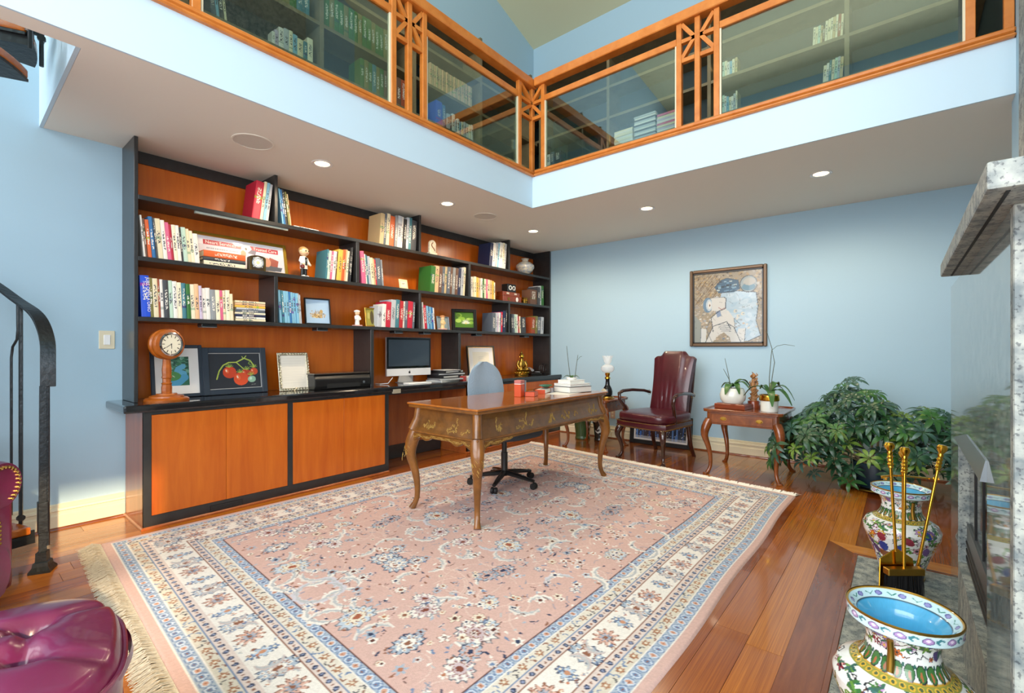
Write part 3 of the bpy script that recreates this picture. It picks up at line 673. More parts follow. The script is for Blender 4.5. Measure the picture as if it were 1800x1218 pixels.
# local frame of a picture that faces +X: (u to the right = +Y, v up = +Z, out = +X)
FX = Matrix(((0, 0, 1, 0), (1, 0, 0, 0), (0, 1, 0, 0), (0, 0, 0, 1)))
FY = Matrix(((1, 0, 0, 0), (0, 0, -1, 0), (0, 1, 0, 0), (0, 0, 0, 1)))     # faces -Y: u = +X, v = +Z, out = -Y
def picture(name, lab, cat, loc, face, tilt, w, h, border, fm, art, mat_w=0, mat_m=None, depth=.02, lip=None, mat_in=None, cat_art='print', fb=.003, turn=0):
    """Framed picture standing at loc (bottom centre); art(cv-sized w,h) -> Cv or material."""
    t = thing(name, lab, cat); t.matrix_world = tr(*loc) @ rz(R(turn)) @ face @ rx(R(-tilt))
    fr = [(-w/2, -w/2+border, 0, h), (w/2-border, w/2, 0, h), (-w/2+border, w/2-border, 0, border), (-w/2+border, w/2-border, h-border, h)]
    for a, b, c, d in fr: MB().bb(a, b, c, d, 0, depth).build('frame_rail', fm, t, bevel=fb)
    MB().bb(-w/2+border*.5, w/2-border*.5, border*.5, h-border*.5, .001, .004).build('backing', BLKM, t)
    iw, ih = w-2*border, h-2*border
    if lip:
        for a, b, c, d in [(-iw/2, -iw/2+lip[0], border, h-border), (iw/2-lip[0], iw/2, border, h-border), (-iw/2, iw/2, border, border+lip[0]), (-iw/2, iw/2, h-border-lip[0], h-border)]:
            MB().bb(a, b, c, d, .004, depth*.75).build('inner_lip', lip[1], t)
    if mat_w:
        for a, b, c, d in [(-iw/2, -iw/2+mat_w, border, h-border), (iw/2-mat_w, iw/2, border, h-border), (-iw/2+mat_w, iw/2-mat_w, border, border+mat_w), (-iw/2+mat_w, iw/2-mat_w, h-border-mat_w, h-border)]:
            MB().bb(a, b, c, d, .005, .0075).build('mat_board', mat_m, t)
    aw, ah = iw-2*mat_w, ih-2*mat_w
    cv = art(aw, ah)
    cv.obj(cat_art, lambda x, y: (x-aw/2, y+border+mat_w, np.full_like(x, .0062)), PRNG, t)
    return t
def mid(px0, px1, py, X): a, b = at(px0, py, X=X), at(px1, py, X=X); return (a.y+b.y)/2, b.y-a.y

# ---------------------------------------------------------------- middle shelf ornaments
cy, wd = mid(343, 506, 440, -4.03)
def plaque_art(w, h):
    c = Cv(w, h, .003, 'E6E4EA'); 
    for k in range(30): c.rect(w*.0, w, h*(k/30), h*((k+1)/30), 'E6E4EA' if k > 20 else 'DAD6DE')
    c.rect(w*.06, w*.50, h*.70, h*.87, 'B5162E'); c.rect(w*.58, w*.93, h*.70, h*.87, 'B5162E')
    c.ell(w*.54, h*.74, w*.062, w*.062, 'C8D0D8'); c.ell(w*.535, h*.745, .008, .011, '201820')
    c.poly([(w*.55, h*.6), (w*.64, h*.56), (w*.66, h*.72), (w*.6, h*.74)], '6C6478'); c.poly([(w*.74, h*.2), (w*.9, h*.1), (w*.93, h*.45), (w*.82, h*.55)], 'A8584A')
    c.poly([(w*.6, 0), (w*.95, h*.05), (w*.97, h*.2), (w*.7, h*.25)], '5C6068'); c.ell(w*.78, h*.35, .03, .04, 'D89878'); c.ell(w*.5, h*.55, .02, .03, 'C89068')
    rr = random.Random(5)
    for yy in (.56, .44):
        x = w*.09
        while x < w*(.44 if yy > .5 else .25): l = rr.uniform(.004, .012); c.rect(x, x+l, h*yy, h*yy+.011, '5A6478', .7); x += l+.004
    c.noise(.06, 1); return c
t = picture('framed_plaque', 'wide gold framed plaque with red title bands behind the doctor clock', 'plaque', (-4.03, cy, SB), FX, 12, wd, .275, .024, mat('plaque_gold', 'A8862C', .35, .7), plaque_art, depth=.018)
aw, ah = wd-.048, .275-.048; TX = mat('white_lettering', 'F4EFEA', .5)
text_mesh('lettering', 'Neart Services', .036, TX, t, tr(-aw/2+aw*.08, .024+ah*.74, .0068)); text_mesh('lettering', 'Trusted Care', .034, TX, t, tr(-aw/2+aw*.62, .024+ah*.745, .0068))
# small round-faced clock in dark case
y = at(450, 460, X=-3.93).y
t = thing('shelf_clock', 'small dark bronze clock with round silver dial before the plaque', 'clock', (-3.945, y, SB))
pr = [(-.062, 0), (.062, 0), (.062, .10)]+[(.062*math.cos(a), .10+.022*math.sin(a)) for a in [R(k*18) for k in range(1, 10)]]+[(-.062, .10)]
MB().prism(pr, 0, .05, FX).build('case', mat('bronze_case', '4A3D2A', .35, .5), t, bevel=.003)
MB().lathe([(.034, .05), (.043, .05), (.044, .054), (.038, .056), (.034, .05)], 28, FX @ tr(0, .064, 0), False).build('bezel', STEEL, t, smooth=True)
cv = Cv(.072, .072, .0018, 'D8DCD8'); cv.ell(.036, .036, .022, .022, 'F2F2EA'); cv.ell(.036, .036, .013, .013, 'C8CFA0')
for k in range(12): cv.ell(.036+.029*math.cos(k*math.pi/6), .036+.029*math.sin(k*math.pi/6), .0026, .0026, '303030')
cv.obj('dial', lambda x, y: (np.full_like(x, .0525), (x-.036)*.98, y-.036+.064), PRN, t)
for s in (-1, 1): MB().bb(.0495, .0515, s*.052-.0015, s*.052+.0015, .002, .105).build('gold_strip', GOLD, t)
# doctor figurine
SK = mat('porcelain_skin', 'E8C398', .3); COAT = mat('porcelain_white', 'EDEBE2', .25); DK = mat('porcelain_black', '1A1818', .25); RD = mat('porcelain_red', 'B01818', .25)
y = at(535, 460, X=-3.93).y
t = thing('doctor_figurine', 'porcelain doctor figurine in white coat and black trousers', 'figurine', (-3.94, y, SB), R(20))
for s in (-1, 1): MB().tube([(0, s*.018, .008), (.0, s*.018, .045), (0, s*.014, .085)], [.015, .013, .018], 10).build('leg', DK, t, smooth=True); MB().ball((.012, s*.02, .008), (.026, .014, .009)).build('shoe', COAT, t, smooth=True)
MB().lathe([(.0, .07), (.036, .07), (.034, .10), (.036, .14), (.028, .172), (.012, .182), (0, .182)], 18, Matrix.Diagonal((.75, 1, 1, 1)), False).build('coat', COAT, t, smooth=True)
MB().prism([(-.009, .10), (.009, .10), (.012, .168), (-.012, .168)], .0235, .0285, FX).build('shirt', DK, t)
MB().lathe([(0, 0), (.010, 0), (.011, .003), (0, .004)], 14, tr(.029, 0, .142) @ ry(R(90)), False).build('stethoscope', STEEL, t)
for s in (-1, 1):
    MB().tube([(0, s*.028, .168), (.004, s*.045, .135), (.026, s*.040, .110)], [.012, .012, .010], 10).build('arm', COAT, t, smooth=True); MB().ball((.034, s*.038, .106), .010).build('hand', SK, t, smooth=True)
hd = MB().ball((.003, 0, .217), (.037, .042, .038), 18, 12).build('head', SK, t, smooth=True)
for s in (-1, 1): MB().ball((.036, s*.014, .220), (.004, .006, .007), 8, 6).build('eye', DK, hd); MB().ball((0, s*.042, .214), (.007, .006, .011), 8, 6).build('ear', SK, hd)
MB().ball((.041, 0, .212), (.006, .005, .005), 8, 6).build('nose', SK, hd); MB().tube([(.037, -.012, .202), (.0395, 0, .199), (.037, .012, .202)], .0013, 6).build('mouth', RD, hd)
MB().ball((-.004, 0, .228), (.038, .043, .035), 18, 10).build('hair', mat('porcelain_hair', 'B9905A', .35), hd, smooth=True)
MB().bb(.02, .05, -.066, -.036, .068, .096).build('doctor_bag', mat('bag_red_brown', '6A2018', .3), t, bevel=.006)
# small cream card
y = at(712, 497, X=-3.93).y
t = thing('cream_card', 'small cream card with sketch standing on middle shelf', 'card'); t.matrix_world = tr(-3.95, y, SB) @ FX @ rx(R(-12))
cv = Cv(.105, .105, .0025, 'E4D2A2'); cv.rect(.018, .088, .022, .084, 'EFE4C4'); cv.line([(.035, .06), (.07, .062)], .005, '5A3A20'); cv.line([(.05, .06), (.047, .045)], .004, '5A3A20')
cv.obj('face', lambda x, y: (x-.0525, y, np.full_like(x, .0062)), PRN, t); MB().bb(-.053, .053, 0, .106, 0, .006).build('board', mat('card_stock', 'DCCB9C', .7), t)
# stacked wooden boxes with a black device
WB = wood('box_mahogany', '8A3C18', '6A2A10', .3, (2, 8, 8), 4, .3)
y0, y1 = at(879, 520, X=-3.95).y, at(911, 520, X=-3.95).y; ym = (y0+y1)/2; ww = y1-y0
t = thing('wooden_box', 'reddish wooden box with oval emblem, lower of two stacked', 'box', (-3.95, ym, SB))
MB().bb(-.07, .05, -ww/2, ww/2, 0, .075).build('case', WB, t, bevel=.003); MB().lathe([(0, 0), (.024, 0), (.024, .003), (0, .003)], 18, tr(.05, ww*.26, .036) @ ry(R(90)) @ Matrix.Diagonal((1.25, 1, 1, 1)), False).build('emblem', WHITE, t)
MB().lathe([(0, 0), (.02, 0), (.02, .003), (0, .003)], 16, tr(.05, -ww*.2, .034) @ ry(R(90)), False).build('brass_lock', GOLDD, t)
t = thing('wooden_box', 'smaller reddish wooden box with pale labels, upper of two stacked', 'box', (-3.95, ym-.01, SB+.076))
MB().bb(-.07, .045, -ww*.46, ww*.46, 0, .05).build('case', WB, t, bevel=.003)
for s in (-.2, .22): MB().bb(.045, .047, ww*s-.025, ww*s+.025, .02, .04).build('label_plate', mat('pale_label', 'C8C0B0', .6), t)
t = thing('stereoscope', 'black box with two round white-rimmed dials atop the boxes', 'instrument', (-3.96, ym+.01, SB+.127))
MB().bb(-.06, .045, -.085, .085, 0, .105).build('case', BLACK, t, bevel=.004)
for s in (-1, 1): MB().lathe([(.021, 0), (.029, 0), (.029, .006), (.021, .006), (.021, 0)], 22, tr(.045, s*.036, .055) @ ry(R(90)), False).build('dial_rim', WHITE, t, smooth=True)
y = at(922, 527, X=-3.93).y
t = thing('gold_cup', 'small gold embossed cup on the middle shelf', 'cup', (-3.93, y, SB))
MB().lathe([(0, 0), (.03, 0), (.034, .01), (.035, .05), (.041, .078), (.043, .08), (.037, .078), (.03, .05), (.028, .012), (0, .01)], 20, None, False).build('body', GOLDD, t, smooth=True)
for k in range(8): a = k*math.pi/4; MB().ball((.036*math.cos(a), .036*math.sin(a), .045), (.009, .009, .014), 8, 6).build('boss', GOLD, t, smooth=True)
# ---------------------------------------------------------------- top shelf ornaments
y = at(758, 437, X=-3.95).y
t = thing('carved_ivory', 'arched white carved ornament on the top shelf', 'ornament', (-3.95, y, SA))
pr = [(-.046, .03), (.046, .03), (.046, .12)]+[(.046*math.cos(a), .12+.046*math.sin(a)) for a in [R(k*20) for k in range(1, 9)]]+[(-.046, .12)]
IV = mat('carved_ivory', 'E8DCC4', .4, var=.35, scale=50)
MB().prism(pr, 0, .03, FX).build('arch', IV, t, bevel=.004); MB().bb(-.012, .045, -.052, .052, 0, .03).build('plinth', IV, t, bevel=.004)
MB().tube([(.034, .02+.022*math.cos(a)-.02, .05+a*.019) for a in [k*.45 for k in range(11)]], .005, 6).build('carved_scroll', mat('scroll_brown', '8A5A40', .5), t, smooth=True)  # raised scroll in plain brown in front of the arch
# jar
y = at(925, 465, X=-3.98).y
cvj = Cv(1.0, 1.0, .011, 'C9C4B4')
rr = random.Random(2)
for k in range(340):
    u, v = rr.random(), rr.uniform(.12, .72); cvj.flower(u, v, rr.uniform(.012, .03), 5, rr.choice(['7F98BE', '94A8C6', 'B9C4CE', '6F88B0', 'D8D8CC']), 'C9C4B4')
cvj.rect(0, 1, .0, .06, 'A9A596'); cvj.rect(0, 1, .76, .79, '9AA0A0')
prof = np.array([(.055, 0), (.058, .012), (.10, .05), (.128, .10), (.125, .135), (.085, .17), (.045, .185), (.041, .205), (.053, .218), (.055, .225), (.045, .222)])
def lat(prof, ox=0):
    d = np.r_[0, np.cumsum(np.hypot(*np.diff(prof, axis=0).T))]; d /= d[-1]
    def f(x, y):
        r = np.interp(y, d, prof[:, 0]); z = np.interp(y, d, prof[:, 1]); a = x*2*np.pi; return r*np.cos(a), r*np.sin(a), z
    return f
t = thing('porcelain_jar', 'squat blue and white porcelain jar at top shelf right end', 'jar', (-4.0, y, SA))
cvj.obj('body', lat(prof), print_mat('glazed_porcelain', .15, coat=.5), t)
MB().lathe([(0, 0), (.056, 0), (.056, .004), (0, .006)], 20, None, False).build('foot', WHITE, t)
# ---------------------------------------------------------------- bottom shelf ornaments
cy, wd = mid(536, 581, 545, -3.96)
def taj(w, h):
    c = Cv(w, h, .0022, 'A9C4DC'); rr = random.Random(4)
    for k in range(120):
        x = rr.gauss(w*.5, w*.14); y_ = h*.25+abs(rr.gauss(0, h*.10)); c.ell(x, y_, .004, .006, rr.choice(['A8895A', 'C8A870', '7A6238', 'D8C08A']))
    for x, hh in ((.42, .62), (.36, .5), (.62, .5), (.68, .56)): c.poly([(w*x-.006, h*.3), (w*x+.006, h*.3), (w*x, h*hh)], 'A8895A')
    c.ell(w*.66, h*.5, .014, .018, 'B9995F'); return c
picture('framed_picture', 'black framed pale blue picture of a gold palace on bottom shelf', 'picture', (-3.96, cy, SC_), FX, 9, wd*.95, .235, .011, BLACK, taj, turn=-8)
y = at(629, 553, X=-3.92).y
def figurine(lab, x, y, z, hgt, hair, robe):
    t = thing('figurine', lab, 'figurine', (x, y, z)); k = hgt/.16
    S = Matrix.Diagonal((k, k, k, 1))
    MB().bb(-.03, .03, -.035, .035, 0, .012, S).build('base', mat('pink_base', 'D8A8A0', .4), t, bevel=.002)
    MB().lathe([(0, .012), (.022, .012), (.018, .05), (.024, .08), (.016, .10), (0, .10)], 14, S, False).build('body', robe, t, smooth=True)
    h_ = MB().ball((0, 0, .118), (.02, .022, .022), 12, 8, S).build('head', SK, t, smooth=True)
    MB().ball((-.003, 0, .134), (.024, .03, .014), 12, 8, S).build('hat', hair, h_, smooth=True)
    for s in (-1, 1): MB().tube([(0, s*.02, .09), (.012, s*.026, .065), (.02, s*.012, .06)], [.008, .007, .006], 8, M=S).build('arm', robe, t, smooth=True)
figurine('small white porcelain figurine on pink base, bottom shelf', -3.93, y, SC_, .165, COAT, COAT)
cy, wd = mid(641, 662, 555, -3.96)
def olive(w, h): c = Cv(w, h, .003, '9A9436'); c.ell(w*.6, h*.5, w*.18, h*.4, '5A4A1E'); c.ell(w*.3, h*.6, w*.12, h*.2, 'B8B060'); return c
picture('framed_picture', 'small gold framed olive picture beside the white figurine', 'picture', (-3.95, cy, SC_), FX, 8, wd*1.05, .185, .012, GOLDD, olive)
cy, wd = mid(769, 790, 565, -3.94)
def grey_art(w, h): c = Cv(w, h, .003, '8FA0A4'); c.ell(w*.5, h*.5, w*.25, h*.3, 'B9C4C0'); return c
picture('framed_picture', 'small grey framed photo behind a tan figurine', 'picture', (-3.95, cy, SC_), FX, 8, wd, .15, .01, STEEL, grey_art)
figurine('small tan figurine in front of grey framed photo', -3.89, at(778, 565, X=-3.89).y, SC_, .17, mat('tan_hat', 'C88A5A', .5), mat('tan_robe', 'DCC08A', .5))
cy, wd = mid(793, 838, 560, -3.95)
def lily(w, h):
    c = Cv(w, h, .0022, '4E7A1E'); rr = random.Random(9)
    for k in range(9): c.ell(rr.uniform(0, w), rr.uniform(.3*h, h), rr.uniform(.02, .04), rr.uniform(.014, .025), rr.choice(['8AB43A', '6A9A2A', 'A8C85A', '3A5A14']))
    c.ell(w*.2, h*.8, .03, .02, '20300C', 0, .5)
    for k in range(11): a = R(10+k*16); c.poly([(w*.6, h*.25), (w*.6+.035*math.cos(a-.12), h*.25+.035*math.sin(a-.12)), (w*.6+.062*math.cos(a), h*.25+.062*math.sin(a)), (w*.6+.035*math.cos(a+.12), h*.25+.035*math.sin(a+.12))], 'EFF0E0' if k % 2 else 'D4DCC0')
    c.ell(w*.6, h*.29, .008, .008, 'E8C84A'); return c
picture('framed_picture', 'thick black framed white water lily picture on bottom shelf', 'picture', (-3.95, cy, SC_), FX, 9, .30, .255, .036, BLACK, lily, depth=.03, turn=-28)

for o_ in list(col.objects):
    if o_.name.startswith('book') and str(o_.get('label', '')).startswith('cobalt book') and 'thick cobalt' in o_['label']:
        text_mesh('spine_title', 'JURE OPEN A OHIO', .026, TX, o_, tr(.0032, .034, .262) @ Matrix(((0, 0, 1, 0), (0, 1, 0, 0), (-1, 0, 0, 0), (0, 0, 0, 1))))

# ================================================================ things on the worktop
ORW = wood('clock_orange_wood', 'B8641E', '94480F', .3, (4, 4, 8), 4, .3)
cx, cyy = -3.875, at(293, 700, X=-3.875).y
t = thing('mantel_clock', 'turned orange wood pedestal clock with round white dial', 'clock', (cx, cyy, ZC), R(22))
MB().lathe([(0, 0), (.128, 0), (.130, .012), (.118, .022), (.10, .024), (.098, .034), (.082, .040), (.062, .042), (.058, .05), (0, .05)], 36, None, False).build('base', ORW, t, smooth=True)
MB().lathe([(.030, .05), (.031, .09), (.027, .11), (.031, .118), (.024, .125), (.024, .15), (.030, .158), (.026, .17), (.028, .21), (.024, .25), (.022, .29)], 8).build('column', ORW, t, smooth=True, ang=25)
hz = .385
hd = MB().lathe([(0, -.045), (.085, -.045), (.10, -.036), (.103, -.018), (.096, -.008), (.102, .004), (.106, .022), (.100, .036), (.084, .042), (.078, .042)], 40, tr(0, 0, hz) @ ry(R(90)), False).build('head', ORW, t, smooth=True)
MB().lathe([(.066, .04), (.080, .04), (.082, .047), (.074, .05), (.066, .046)], 36, tr(0, 0, hz) @ ry(R(90)), False).build('bezel', mat('chrome', 'C8CCD0', .12, 1), t, smooth=True)
cv = Cv(.14, .14, .0016, 'ECE6D0'); c0 = .07
for k in range(12):
    a = k*math.pi/6; cv.line([(c0+.048*math.cos(a), c0+.048*math.sin(a)), (c0+.060*math.cos(a), c0+.060*math.sin(a))], .006, '3A3020')
cv.line([(c0, c0), (c0-.035, c0-.022)], .004, '202020'); cv.line([(c0, c0), (c0+.002, c0-.028)], .005, '202020'); cv.ell(c0, c0, .005, .005, '303030')
def disc(x, y):
    u, v = x-c0, y-c0; r = np.maximum(np.maximum(abs(u), abs(v)), 1e-9); q = np.hypot(u, v)+1e-9; k = r/q
    return np.full_like(x, .0445), u*k, v*k+hz
cv2 = Cv(.14, .14, .0016, 'ECE6D0')
U_, V_ = cv2.X-c0, cv2.Y-c0; mxx = np.maximum(np.maximum(abs(U_), abs(V_)), 1e-9); kk = mxx/(np.hypot(U_, V_)+1e-9)
ii = np.clip(((U_*kk+c0)/.14*(cv.nx-1)).round().astype(int), 0, cv.nx-1); jj = np.clip(((V_*kk+c0)/.14*(cv.ny-1)).round().astype(int), 0, cv.ny-1)
cv2.a = cv.a[jj, ii]; cv2.obj('dial', disc, PRN, t)

NAVY = mat('dark_navy_frame', '2A3440', .35)
def river(w, h):
    c = Cv(w, h, .0025, '2F6A50'); rr = random.Random(6)
    for k in range(160): c.ell(rr.uniform(0, w), rr.uniform(.45*h, h), rr.uniform(.008, .02), rr.uniform(.006, .012), rr.choice(['3A7A58', '2A5A48', '4A8A6A', '6AA08A', '8AB8A8', '24503C']))
    c.line([(w*.2, h*.02), (w*.55, h*.12), (w*.8, h*.28), (w*.78, h*.42), (w*.5, h*.5), (w*.55, h*.58), (w*.75, h*.66)], .036, '5FA8C8'); c.line([(w*.2, h*.02), (w*.55, h*.12), (w*.8, h*.28)], .05, '4F9CC0')
    c.ell(w*.25, h*.33, .06, .035, '4E8A4A'); c.line([(w*.3, h*.35), (w*.38, h*.3)], .004, 'D8E0C8'); return c
yy, wd = mid(266, 358, 650, -4.05)
picture('framed_print', 'dark framed river landscape print with wide white mat behind clock', 'picture', (-4.055, yy, ZC), FX, 9, wd, .385, .024, NAVY, river, .062, mat('white_mat', 'E6E2DE', .7))
def tomato(w, h):
    c = Cv(w, h, .0022, '23262E'); c.rect(0, w, 0, .004, 'E8E6E0'); c.rect(0, w, h-.004, h, 'E8E6E0'); c.rect(0, .004, 0, h, 'E8E6E0'); c.rect(w-.004, w, 0, h, 'E8E6E0')
    S = lambda u, v: (w*u, h*v)
    G = 'A8B84A'; G2 = '7A9A3A'
    c.line([S(.14, .28), S(.19, .5), S(.27, .66), S(.38, .74), S(.52, .74), S(.68, .85), S(.8, .78), S(.87, .62)], .009, G); c.line([S(.52, .74), S(.62, .6), S(.74, .42)], .007, G); c.line([S(.68, .85), S(.72, .92)], .006, G); c.line([S(.66, .85), S(.64, .9)], .005, G)
    c.line([S(.8, .78), S(.76, .7), S(.8, .66)], .005, G2)
    for (u, v, r, cc) in ((.385, .46, .046, 'C8401E'), (.7, .40, .038, 'B8351A'), (.86, .47, .028, 'CC4A24'), (.6, .27, .052, 'D24A20')):
        x, y_ = S(u, v); c.ell(x, y_, r*1.05, r, cc); c.ell(x-r*.4, y_+r*.25, r*.28, r*.42, 'E0683A', .3); c.ell(x-r*.5, y_+r*.3, r*.1, r*.22, 'F4D8C0', .3)
    x, y_ = S(.81, .25); c.ell(x, y_, .030, .026, '8FB49A'); c.ell(x-.008, y_+.006, .010, .012, 'C4DCC4')
    for (u, v) in ((.385, .60), (.59, .44), (.86, .58), (.80, .36), (.72, .52)):
        x, y_ = S(u, v)
        for k in range(6): a = R(20+k*28); c.line([(x, y_), (x+.028*math.cos(a), y_+.028*math.sin(a))], .0045, G if k % 2 else G2)
    c.line([S(.8, .09), S(.88, .1)], .003, '8A8A80'); return c
yy, wd = mid(357, 469, 650, -4.05)
picture('framed_painting', 'dark framed painting of red tomatoes on the vine', 'picture', (-4.045, yy, ZC), FX, 9, wd, .365, .042, NAVY, tomato, depth=.022)
def letter(w, h):
    c = Cv(w, h, .002, 'E4DED0'); rr = random.Random(8)
    y_ = h*.9
    while y_ > h*.08: c.line([(w*.08, y_), (w*rr.uniform(.8, .94), y_)], .0014, 'B4AEA4', .6); y_ -= .011
    return c
yy, wd = mid(489, 543, 655, -4.0)
SILV = mat('ornate_silver', 'B8B09A', .3, .8)
t = picture('photo_frame', 'ornate pierced silver frame holding a printed letter', 'picture frame', (-3.98, yy, ZC), FX, 10, wd, .325, .022, SILV, letter, depth=.012)
k = 0
for a0, b0 in (((-wd/2+.011, .011), (wd/2-.011, .011)), ((-wd/2+.011, .314), (wd/2-.011, .314)), ((-wd/2+.011, .011), (-wd/2+.011, .314)), ((wd/2-.011, .011), (wd/2-.011, .314))):
    n = int(math.hypot(b0[0]-a0[0], b0[1]-a0[1])/.024)
    for i in range(n):
        f = (i+.5)/n; x, y = a0[0]+(b0[0]-a0[0])*f, a0[1]+(b0[1]-a0[1])*f
        MB().tube([(x+.011*math.cos(q+k), y+.011*math.sin(q+k), .014) for q in [j*math.pi/4 for j in range(7)]], .0032, 6).build('scroll', SILV, t, smooth=True); k += .9
MB().beam((.0, .2, -.0), (.0, .01, -.09), .04, .004).build('easel_leg', BLKM, t)
# printer
yy, wd = mid(548, 650, 665, -3.98)
yy = 2.582-wd/2*.93
t = thing('printer', 'low black glossy inkjet printer beside the silver frame', 'printer', (-3.99, yy, ZC))
pd = wd/2*.93
MB().prism([(-.15, 0), (.12, 0), (.135, .03), (.135, .09), (.11, .128), (-.15, .128)], -pd, pd, Matrix(((1, 0, 0, 0), (0, 0, 1, 0), (0, 1, 0, 0), (0, 0, 0, 1)))).build('body', BLACK, t, bevel=.008, seg=2)
MB().bb(-.155, .125, -pd-.004, pd+.004, .129, .142).build('lid', mat('dark_printer_lid', '3A322C', .2, coat=.5), t, bevel=.004)
MB().bb(.128, .137, -pd*.6, pd*.6, .012, .05).build('paper_slot', BLKM, t)
MB().lathe([(0, 0), (.011, 0), (.011, .002), (0, .002)], 18, tr(.1352, pd*.74, .05) @ ry(R(90)), False).build('round_badge', STEEL, t)
text_mesh('badge_letters', 'hp', .013, BLACK, t, tr(.1374, pd*.74-.0075, .0465) @ FX)
# computer
yy, wd = mid(680, 759, 630, -3.99)
t = thing('desktop_computer', 'silver all-in-one computer with black glossy screen', 'computer', (-4.02, yy, ZC), R(-6))
ALU = mat('brushed_aluminium', 'C4C6C8', .28, .7)
hw = .268
MB().bb(-.012, .018, -hw, hw, .075, .475).build('housing', ALU, t, bevel=.006, seg=2)
MB().bb(.0165, .0195, -hw+.002, hw-.002, .152, .472).build('bezel', mat('black_glass_bezel', '0C0C0E', .04), t)
MB().bb(.019, .0203, -hw+.022, hw-.022, .176, .450).build('screen', mat('dark_grey_screen', '39434C', .06), t)
MB().bb(.018, .0195, -hw+.002, hw-.002, .077, .150).build('chin', mat('pale_aluminium', 'E2E2E2', .35, .2), t)
ap = []
for k in range(40):
    a = 2*math.pi*k/40+math.pi/2; r_ = .0125*(1-.16*math.exp(-((a-math.pi/2)/.35)**2)-.16*math.exp(-((a-2.5*math.pi)/.35)**2)-.08*math.exp(-((a-1.5*math.pi)/.3)**2)); x, y = r_*math.cos(a)*.95, r_*math.sin(a)*1.02
    if (x-.0165)**2+(y-.002)**2 < .0068**2: x = .0165-math.sqrt(max(0, .0068**2-(y-.002)**2))
    ap.append((x, y))
FXT = lambda y, z, x: tr(x, y, z) @ FX
MB().prism(ap, 0, .0012, FXT(0, .110, .0195)).prism([(.000, .0135), (.006, .015), (.0085, .022), (.002, .0205)], 0, .0012, FXT(0, .110, .0195)).build('fruit_logo', BLKM, t)
MB().prism([(-.10, 0), (.10, 0), (.10, .006), (-.10, .006)], -.10, .09, Matrix(((0, 0, 1, 0), (1, 0, 0, 0), (0, 1, 0, 0), (0, 0, 0, 1)))).build('foot', ALU, t, bevel=.002)
MB().add([(-.06, -.09, .006), (-.06, .09, .006), (-.075, .09, .006), (-.075, -.09, .006), (-.012, -.075, .2), (-.012, .075, .2), (-.02, .075, .2), (-.02, -.075, .2)], [(0, 1, 5, 4), (1, 2, 6, 5), (2, 3, 7, 6), (3, 0, 4, 7), (0, 3, 2, 1), (4, 5, 6, 7)]).build('stand', ALU, t)
yk = at(733, 672, X=-3.86).y
t = thing('keyboard', 'slim white keyboard in front of the computer', 'keyboard', (-3.85, yk, ZC), R(-4))
MB().bb(-.055, .055, -.14, .14, 0, .008).build('body', WHITE, t, bevel=.003)
for r_ in range(5):
    for c_ in range(14): MB().bb(-.05+r_*.02, -.033+r_*.02, -.134+c_*.0192, -.118+c_*.0192, .008, .0105).build('key', mat('white_key', 'F4F4F2', .4), t)
tag(MB().tube([(-4.08, at(660, 660, X=-4.08).y, ZC+.006), (-4.0, at(668, 668, X=-4.0).y, ZC+.006), (-3.96, at(682, 668, X=-3.96).y, ZC+.01), (-4.02, at(690, 662, X=-4.02).y, ZC+.06)], .0035, 6).build('power_cable', WHITE, smooth=True), 'white cable looping left of the computer foot', 'cable')
# pile of papers, folders
rr = random.Random(13)
yp, wp = mid(764, 806, 655, -3.97); z = ZC
for i, (lab, c, h, k) in enumerate((('white paper sheaf at the bottom of the pile beside the computer', 'D8D8D4', .012, 1.15), ('silver grey folder second from bottom of the computer-side pile', '8A8C8E', .018, 1.05), ('black ring folder in the middle of the computer-side pile', '1C1C1E', .032, .95), ('dark grey document wallet near the top of the computer-side pile', '303236', .024, 1.0), ('black leather portfolio topping the computer-side pile', '141416', .026, .9), ('white stapled papers lying on the black portfolio', 'E4E4E0', .006, .6))):
    t = thing('document_folder', lab, 'folder', (-3.97+rr.uniform(-.02, .03), yp+rr.uniform(-.015, .015), z), R(rr.uniform(-14, 14)))
    L = wp*.5*k; MB().bb(-.12, .12, -L, L, 0, h*.2).bb(-.12, .12, -L, L, h*.8, h).bb(-.12, .12, -L, -L+.004, h*.2, h*.8).build('cover', mat('folder_'+c, c, .35), t, bevel=.0015)
    MB().bb(-.112, .114, -L+.006, L-.006, h*.22, h*.78).build('sheets', mat('paper_white', 'DEDCD4', .8), t); z += h+.001
t = thing('tissue_box', 'low white box with red end right of the paper pile', 'box', (-3.86, at(821, 667, X=-3.86).y, ZC))
MB().bb(-.05, .05, -.10, .10, 0, .045).build('box', WHITE, t, bevel=.002); MB().bb(-.052, .052, -.104, -.06, 0, .047).build('red_end', mat('red_card', 'B03A34', .5), t, bevel=.002)
def cert(w, h):
    c = Cv(w, h, .003, 'E6DCC6'); rr = random.Random(3)
    for k in range(14): c.line([(w*rr.uniform(.25, .4), h*(.25+.04*k)), (w*rr.uniform(.6, .75), h*(.25+.04*k))], .0025, 'B8AE9C', .7)
    return c
picture('framed_certificate', 'black framed certificate with white mat behind the office chair', 'picture', (-3.965, at(848, 630, X=-3.965).y, ZC), FX, 12, .37, .40, .016, BLACK, cert, .06, mat('white_mat', 'E6E2DE', .7), turn=-24, lip=(.006, GOLDD))
